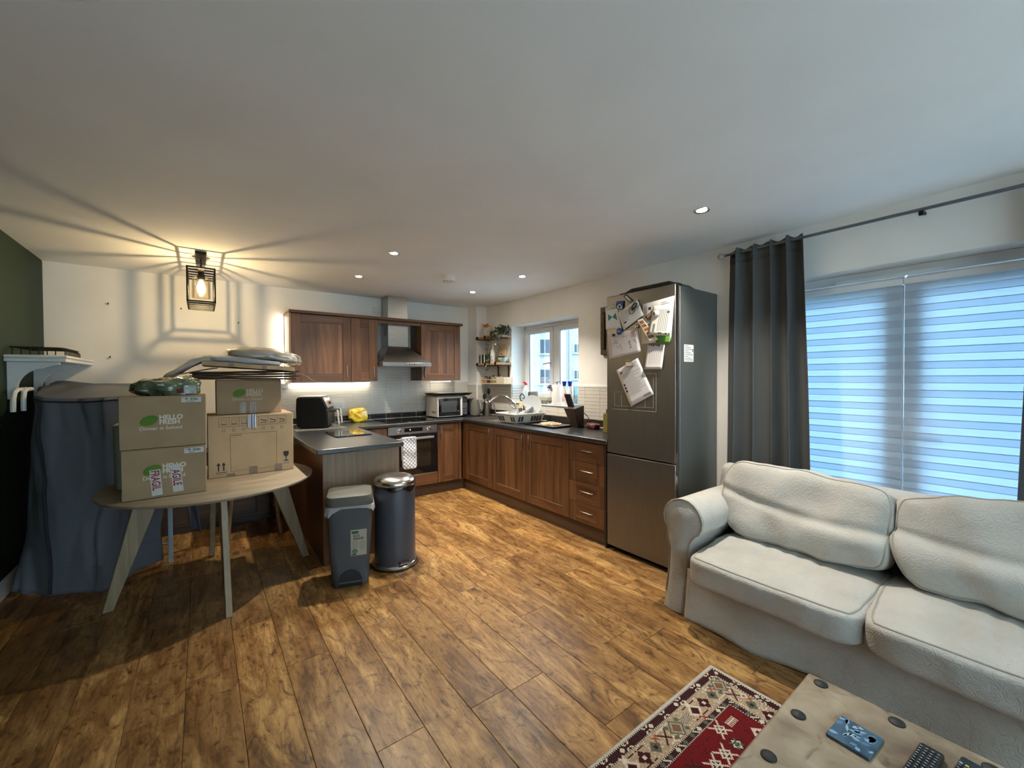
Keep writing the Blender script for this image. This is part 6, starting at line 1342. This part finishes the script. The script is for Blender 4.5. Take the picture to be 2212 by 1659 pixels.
# knife block
kn = thing('knife_block', 'dark brown tapered knife block by the window', 'knife block', (3.08, 2.97, Z))
M_blk = mat('dark_brown_leather', (.045,.022,.013), .5, var=.2, scale=20)
MB().hexa([(3.04,2.925,Z),(3.13,2.925,Z),(3.13,3.02,Z),(3.04,3.02,Z),(2.985,2.915,Z+.195),(3.12,2.915,Z+.225),(3.12,3.075,Z+.225),(2.985,3.075,Z+.195)]).build('block', M_blk, kn, bevel=.004)
for s in (0, 1): MB().tube([(3.09,2.915-.02*s+.15*s,Z+.002),(3.12,2.86+.28*s,Z+.05),(3.14,2.87+.26*s,Z+.10),(3.12,2.914+.16*s,Z+.15)], .004, 6).build('wire_stand', M_blackm, kn, smooth=True)
for k in range(3):
    kf = thing('kitchen_knife', ['leftmost black-handled knife in the knife block','middle black-handled knife in the knife block','rightmost black-handled knife in the knife block'][k], 'knife', (3.06, 3.03-.022*k, Z+.19), group='knives in the block')
    y = 3.055-.028*k; MB().hexa([(3.035,y-.008,Z+.2025),(3.06,y-.008,Z+.2105),(3.06,y+.008,Z+.2105),(3.035,y+.008,Z+.2025),(3.0,y+.012,Z+.335),(3.022,y+.012,Z+.34),(3.022,y+.028,Z+.34),(3.0,y+.028,Z+.335)]).build('handle', M_black, kf, bevel=.003); MB().hexa([(3.0,y+.0125,Z+.3352),(3.022,y+.0125,Z+.3402),(3.022,y+.0275,Z+.3402),(3.0,y+.0275,Z+.3352),(2.999,y+.013,Z+.342),(3.021,y+.013,Z+.347),(3.021,y+.028,Z+.347),(2.999,y+.028,Z+.342)]).build('end_cap', M_steel, kf)
o, fn = soft('food_packet', 'small red and silver food packet beside the knife block', 'food packet', (3.10, 2.78, Z+.028), (.045, .07, .026), mat('red_silver_film', (.17,.05,.045), .3, .3, var=.9, scale=25), 5., amp=.010, n=12)
bo = thing('oil_bottle', 'yellow-green oil bottle beside the fridge', 'bottle', (3.0, 2.50, Z))
MB().prism(rrect(2.97,2.475,3.03,2.545,.012), lambda a, b, h_: (a, b, h_), Z, Z+.175).build('body', mat('olive_yellow', (.28,.22,.045), .25), bo, bevel=.004); MB().lathe([(.022,.1755),(.014,.19),(.013,.215),(0,.216)], (3.0,2.51,Z), 14).build('cap', M_blk, bo, smooth=True)

# ------------------------------------------------------------------ wall sockets
def socket(name, label, x0, x1, z0, z1, sw):
    s = thing(name, label, 'socket', ((x0+x1)/2, YB-.008, z0)); bx('plate', (x0, YB-.018, z0), (x1, YB-.0082, z1), M_wp, s, bevel=.002)
    for x in sw: bx('switch', (x-.006, YB-.0215, z1-.03), (x+.006, YB-.0182, z1-.012), M_wp, s, bevel=.001); bx('pin_hole', (x-.004, YB-.0186, z0+.02), (x+.004, YB-.01815, z0+.028), M_dark_in, s, bevel=0)
socket('wall_socket', 'double white wall socket behind the air fryer', 1.205, 1.352, 1.05, 1.142, (1.25, 1.31))
socket('fused_switch', 'white double switch plate beside the hood flue', 1.70, 1.795, 2.20, 2.29, (1.73, 1.765))
pb = bx('transformer_box', (.695, YB-.045, 1.30), (.762, YB-.0085, 1.352), M_wp, bevel=.004, label='small white light transformer box below the left cabinet end', cat='transformer')

# ------------------------------------------------------------------ shelves in the far corner
M_shelf = wood('rustic_pine', (.26,.125,.055), (.46,.27,.14), 'y', strips=3., rough=.55, dens=16.)
for z, lb in ((1.928, 'upper rustic wooden shelf holding the trailing plant'), (1.572, 'lower rustic wooden shelf holding dark jars')):
    s = thing('corner_shelf', lb, 'shelf', (3.13, 4.56, z), group='wooden shelves left of the kitchen window')
    bx('board', (3.035, 4.298, z), (3.228, 4.864, z+.030), M_shelf, s, bevel=.003)
    for y in (4.38, 4.62, 4.81): bx('lip_bracket', (3.028, y-.016, z-.004), (3.0345, y+.016, z+.040), M_blackm, s, bevel=.001); bx('bracket_arm', (3.035, y-.016, z-.006), (3.2295, y+.016, z-.0005), M_blackm, s, bevel=0)
z1 = 1.9586; z2 = 1.6026
vp = thing('vase', 'cream stoneware vase with an orange flower on the upper shelf', 'vase', (3.12, 4.715, z1))
MB().lathe([(.062,0),(.068,.02),(.062,.07),(.045,.115),(.038,.13),(.034,.128),(.04,.10)], (3.12,4.715,z1), 28).build('body', mat('cream_stoneware', (.52,.47,.42), .5, var=.06, scale=60), vp, smooth=True)
for k in range(7):
    a = k*2*PI/7; c0 = Vector((3.12,4.715,z1+.13)); MB().grid(lambda u, v: tuple(c0+Vector((math.cos(a), math.sin(a), 0))*(.072*v)+Vector((-math.sin(a), math.cos(a), 0))*((u-.5)*.05*math.sin(PI*min(1, .15+v*.85)))+Vector((0,0,.055*v*(1-.5*v)+.02*(k % 2)))), 4, 6).build('petal', mat('orange_petal', (.80,.30,.03), .5), vp, smooth=True, solid=.002)
# trailing plant
pl_ = thing('trailing_plant', 'dark green ivy trailing from a pot on the upper shelf', 'plant', (3.13, 4.36, z1))
MB().lathe([(.045,0),(.055,.06),(.06,.075),(.055,.07),(0,.065)], (3.13,4.36,z1), 20).build('pot', mat('dark_pot', (.03,.028,.026), .5), pl_, smooth=True)
M_ivy = mat('ivy_leaf', (.022,.045,.016), .4, var=.4, scale=30); M_stem = mat('ivy_stem', (.05,.06,.025), .7)
rr = random.Random(21); LEAFM = None
def leaf_mesh():
    mb = MB(); pts = [(0,0,0),(.35,.25,.03),(.5,.55,.02),(.28,.8,.0),(0,1,-.06),(-.28,.8,.0),(-.5,.55,.02),(-.35,.25,.03)]
    me = bpy.data.meshes.new('leaf'); v = [(x, y, z) for x, y, z in pts]+[(0,.5,-.04)]
    me.from_pydata(v, [], [(i, (i+1) % 8, 8) for i in range(8)]); me.materials.append(M_ivy); me.polygons.foreach_set('use_smooth', [True]*8); return me
LEAFM = leaf_mesh(); nleaf = 0
def leaf(p, s):
    o = bpy.data.objects.new('leaf', LEAFM); COL.objects.link(o); o.parent = pl_; o.location = Vector(p)-pl_.location; o.scale = (s, s, s); o.rotation_euler = (rr.uniform(-2.2,-.5), rr.uniform(-.6,.6), rr.uniform(0, 2*PI))
def vine(pts, n, s=.028, spread=.022):
    MB().tube(pts, .0025, 5).build('vine', M_stem, pl_, smooth=True); P_ = [Vector(p) for p in pts]
    for k in range(n):
        t = k/n*(len(P_)-1); i = int(t); q = P_[i].lerp(P_[i+1], t-i); leaf(q+Vector((rr.uniform(-1,1), rr.uniform(-1,1), rr.uniform(-.6,.6)))*spread, s*rr.uniform(.75,1.2))
for k in range(105):
    a = rr.uniform(0, 2*PI); b = math.acos(rr.uniform(-.1, 1)); r_ = rr.uniform(.05, .115); leaf((3.125+.75*r_*math.sin(b)*math.cos(a), 4.335+1.35*r_*math.sin(b)*math.sin(a), z1+.075+r_*math.cos(b)*.8-.02), rr.uniform(.025,.036))
vine([(3.10,4.40,2.03),(3.03,4.47,2.0),(3.01,4.52,1.90),(3.005,4.51,1.78),(3.01,4.53,1.66),(3.01,4.49,1.58),(3.005,4.485,1.51)], 66, .027, .028)
vine([(3.10,4.32,2.03),(3.02,4.29,1.99),(3.005,4.27,1.90),(3.005,4.285,1.80),(3.01,4.29,1.72)], 44, .027, .026)
vine([(3.09,4.37,2.02),(3.02,4.42,1.98),(3.01,4.44,1.90)], 22, .027, .03)
vine([(3.10,4.30,2.02),(3.04,4.24,2.0),(3.01,4.25,1.94)], 18, .027, .026)
M_jar = mat('dark_olive_jar', (.035,.04,.022), .25, coat=.3)
for k, y in enumerate((4.815, 4.735, 4.655)):
    j = thing('storage_jar', ['dark jar at the left end of the lower shelf','middle dark jar on the lower shelf','dark jar next to the white bottle on the lower shelf'][k], 'jar', (3.11, y, z2), group='dark jars on the lower shelf')
    MB().lathe([(.033,0),(.036,.004),(.036,.105),(.030,.112),(0,.112)], (3.11,y,z2), 20).build('jar', M_jar, j, smooth=True); MB().lathe([(.031,.1125),(.031,.122),(0,.123)], (3.11,y,z2), 20).build('lid', M_jar, j, smooth=True)
    c0 = MB().tube([(3.062,y+.024,z2+.0005),(3.062,y+.024,z2+.125)], .0065, 8); c0.build('white_post', M_gloss, j, smooth=True)
wbt = MB().lathe([(.033,0),(.036,.006),(.036,.12),(.028,.165),(.012,.20),(.012,.25),(.015,.255),(0,.256)], (3.13,4.575,z2), 22).build('white_bottle', M_gloss, smooth=True, label='tall white bottle behind the ivy on the lower shelf', cat='bottle')
bwl = MB().lathe([(.025,0),(.03,.004),(.055,.035),(.064,.062),(.060,.062),(.05,.034),(0,.012)], (3.13,4.345,z2), 28).build('bowl', mat('mint_glaze', (.42,.62,.52), .3), smooth=True, label='small mint green bowl on the lower shelf', cat='bowl')
for k, y in enumerate((4.485, 4.43)):
    MB().lathe([(.022,0),(.028,.09),(.026,.09),(.020,.006),(0,.006)], (3.185,y,z2), 20).build('tumbler', M_jar, smooth=True, label=['dark tumbler behind the ivy on the lower shelf','dark tumbler next to the mint bowl'][k], cat='tumbler')
ckb = bx('serving_board', (3.212, 4.40, z2), (3.228, 4.56, z2+.24), wood('pale_board', (.55,.36,.24), (.68,.47,.33), 'z'), bevel=.006, label='pale wooden board leaning on the wall behind the lower shelf', cat='board')
# hanging spice rail
sp = thing('spice_rack', 'pale wooden spice rack hanging on two straps under the shelves', 'rack', (3.16, 4.53, 1.322))
M_birch = wood('birch', (.52,.36,.21), (.66,.49,.31), 'y', rough=.5)
bx('base', (3.085, 4.262, 1.322), (3.226, 4.795, 1.334), M_birch, sp, bevel=.002); bx('front_rail', (3.085, 4.44, 1.372), (3.095, 4.785, 1.388), M_birch, sp, bevel=.002)
for y in (4.79, 4.262): bx('end', (3.085, y, 1.3345), (3.226, y+.010, 1.412), M_birch, sp, bevel=.002)
bx('box_front', (3.085, 4.273, 1.3345), (3.092, 4.437, 1.412), mat('birch_box', (.45,.40,.31), .7), sp, bevel=.002)
for y in (4.345, 4.58): bx('strap', (3.2175, y-.012, 1.3345), (3.224, y+.012, 1.565), mat('dark_strap', (.06,.03,.02), .5), sp, bevel=0)
cols = [(.42,.20,.15),(.06,.045,.035),(.07,.05,.03),(.42,.42,.36),(.30,.25,.13),(.22,.20,.12),(.28,.22,.18),(.20,.19,.18)]
for k in range(8):
    y = 4.75-.044*k-(.03 if k > 5 else 0); h_ = (.075,.066,.07,.072,.085,.078,.095,.07)[k]
    j = thing('spice_jar', ['pink spice jar at the left end','dark brown spice jar, second from the left','dark spice jar, third from the left','pale spice jar, fourth from the left','tall ochre spice jar','olive spice jar','tan spice jar inside the box part','grey spice jar inside the box part'][k]+' of the hanging rack', 'jar', (3.14, y, 1.3346), group='spice jars in the hanging rack')
    MB().lathe([(.017,0),(.018,.003),(.018,h_),(0,h_)], (3.14,y,1.3346), 14).build('glass', mat('spice_%d' % k, cols[k], .3, coat=.3), j, smooth=True); MB().lathe([(.0185,h_+.0004),(.0185,h_+.016),(0,h_+.0165)], (3.14,y,1.3346), 14).build('lid', M_chrome if k % 2 else M_black, j, smooth=True)

# ------------------------------------------------------------------ window sill
ZS = 1.0926; SX = 3.31
sb = thing('spray_bottle', 'clear spray bottle with red trigger and green liquid on the sill', 'bottle', (SX, 4.10, ZS))
MB().lathe([(.036,0),(.039,.004),(.039,.055),(0,.056)], (SX,4.10,ZS), 24).build('green_liquid', mat('green_liquid', (.01,.30,.10), .15), sb, smooth=True)
MB().lathe([(.0395,.0565),(.0395,.13),(.030,.165),(.016,.20),(.014,.215),(0,.216)], (SX,4.10,ZS), 24).build('bottle', mat('frosted_clear', (.62,.72,.74), .2, coat=.3), sb, smooth=True)
MB().prism([(4.085,.2165),(4.115,.2165),(4.118,.235),(4.15,.25),(4.15,.258),(4.09,.258),(4.07,.236)], lambda a, b, h_: (h_, a, ZS+b), SX-.010, SX+.010).build('trigger', mat('red_plastic', (.55,.03,.04), .35), sb, bevel=.002)
tprl = MB(); [tprl.tube([(SX-.085, 4.065+.044*math.cos(R(a)), ZS+.062+.044*math.sin(R(a))) for a in range(0, 360, 15)], .007, 8, closed=True)]
tprl.build('blue_ring', mat('navy_ring', (.012,.03,.12), .35), smooth=True, label='dark blue ring propped against the steel cup on the sill', cat='ring')
cu2 = thing('steel_cup', 'perforated steel cutlery holder on the window sill', 'holder', (SX-.02, 3.93, ZS))
MB().lathe([(.062,0),(.063,.003),(.063,.135),(.065,.138),(.061,.138),(.060,.01),(0,.01)], (SX-.02,3.93,ZS), 32).build('cup', M_steel, cu2, smooth=True)
for i in range(7):
    for j in range(9):
        a = R(150+j*15); x, y, z = SX-.02+.0634*math.cos(a), 3.93+.0634*math.sin(a), ZS+.022+i*.016; MB().tube([(x,y,z),(x+.0008*math.cos(a),y+.0008*math.sin(a),z)], .0038, 6).build('hole', M_dark_in, cu2)
eg = thing('egg_box', 'grey cardboard egg box on the window sill', 'egg box', (SX-.02, 3.72, ZS))
M_egg = mat('grey_pulp', (.26,.245,.19), .95, var=.08, scale=40, bump=.3, bscale=120)
def eggf(u, v):
    y = 3.615+.20*u; x = SX-.075+.11*v; b = .028*abs(math.sin(PI*u*3))*abs(math.sin(PI*v*2))
    return (x, y, ZS+.034-b)
MB().grid(eggf, 30, 20).build('cups', M_egg, eg, smooth=True, solid=.003)
MB().hexa([(SX-.08,3.61,ZS+.0355),(SX+.04,3.61,ZS+.0355),(SX+.04,3.82,ZS+.0355),(SX-.08,3.82,ZS+.0355),(SX-.062,3.632,ZS+.078),(SX+.022,3.632,ZS+.078),(SX+.022,3.798,ZS+.078),(SX-.062,3.798,ZS+.078)]).build('lid', M_egg, eg, bevel=.008, smooth=True)
for k in range(3): MB().tube([(SX-.078, 3.65+.065*k, ZS+.0005), (SX-.078, 3.65+.065*k, ZS+.034)], [.018,.026], 10).build('cup_front', M_egg, eg, smooth=True)
fv = thing('dried_flowers', 'white vase with dark dried flowers on the sill', 'vase', (SX+.03, 3.595, ZS))
MB().lathe([(.026,0),(.032,.05),(.030,.12),(.024,.15),(.020,.148),(.02,.02),(0,.02)], (SX+.03,3.595,ZS), 22).build('vase', M_gloss, fv, smooth=True)
rr = random.Random(3)
for k in range(16):
    a = rr.uniform(0, PI*2); l = rr.uniform(.06,.11); p1 = Vector((SX+.03+.4*l*math.cos(a), 3.60+l*(.35+.65*abs(math.sin(a))), ZS+.15+l*rr.uniform(.1,.8))); MB().tube([(SX+.03,3.595,ZS+.13), tuple(p1)], .0022, 5).build('stem', mat('dry_stem', (.12,.07,.06), .8), fv)
    MB().shell(lambda p: p1+p.normalized()*(.008+.004*noise.noise(p*4)), 4).build('flower_head', mat('dry_plum', (.11,.045,.055), .8, var=.5, scale=80), fv)
kr = thing('kitchen_roll', 'white kitchen roll on a stand on the window sill', 'kitchen roll', (SX-.02, 3.495, ZS))
MB().lathe([(.054,.004),(.055,.006),(.055,.228),(.054,.230),(.018,.230),(.018,.225)], (SX-.02,3.495,ZS), 36).build('roll', mat('tissue', (.72,.70,.69), .9, bump=.2, bscale=200), kr, smooth=True)
MB().tube([(SX-.02,3.495,ZS+.003),(SX-.02,3.495,ZS+.26)], .005, 8).build('rod', M_blackm, kr, smooth=True); MB().tube([(SX-.035,3.51,ZS+.255),(SX-.005,3.48,ZS+.262),(SX-.005,3.46,ZS+.258)], .004, 6).build('finial', M_blackm, kr, smooth=True)
for k, (y, x, hgt, lb) in enumerate(((3.375, SX-.02, .25, 'white bottle with a blue cap next to the kitchen roll'), (3.315, SX+.01, .25, 'white bottle with a blue cap further from the kitchen roll'))):
    b = thing('cleaner_bottle', lb, 'bottle', (x, y, ZS), group='blue-capped bottles on the sill')
    MB().lathe([(.026,0),(.029,.004),(.029,.15),(.022,.175),(.018,.21),(.018,.215)], (x,y,ZS), 22).build('bottle', mat('cream_bottle', (.66,.64,.58), .3), b, smooth=True); MB().lathe([(.021,.2155),(.021,.232),(.027,.262),(.027,.268),(0,.268)], (x,y,ZS), 22).build('cap', mat('royal_blue', (.012,.02,.30), .3), b, smooth=True)
    MB().grid(lambda u, v: (x-.0296*math.cos((u-.5)*1.8), y+.0296*math.sin((u-.5)*1.8), ZS+.04+.07*v), 8, 3).build('label', mat('bottle_label', (.6,.42,.32), .4, var=.5, scale=40), b, smooth=True)
cj = thing('clear_jug', 'tall clear plastic jug at the right end of the sill', 'jug', (SX+.04, 3.235, ZS))
MB().lathe([(.035,0),(.04,.004),(.046,.215),(.044,.215),(.038,.01),(0,.01)], (SX+.04,3.235,ZS), 26).build('body', clear('jug_plastic', (.86,.93,.95), .12, .08), cj, smooth=True); MB().tube([(SX-.0,3.215,ZS+.19),(SX-.035,3.205,ZS+.17),(SX-.035,3.205,ZS+.08),(SX-.002,3.215,ZS+.06)], .006, 8).build('handle', clear('jug_plastic', (.86,.93,.95), .12, .08), cj, smooth=True)
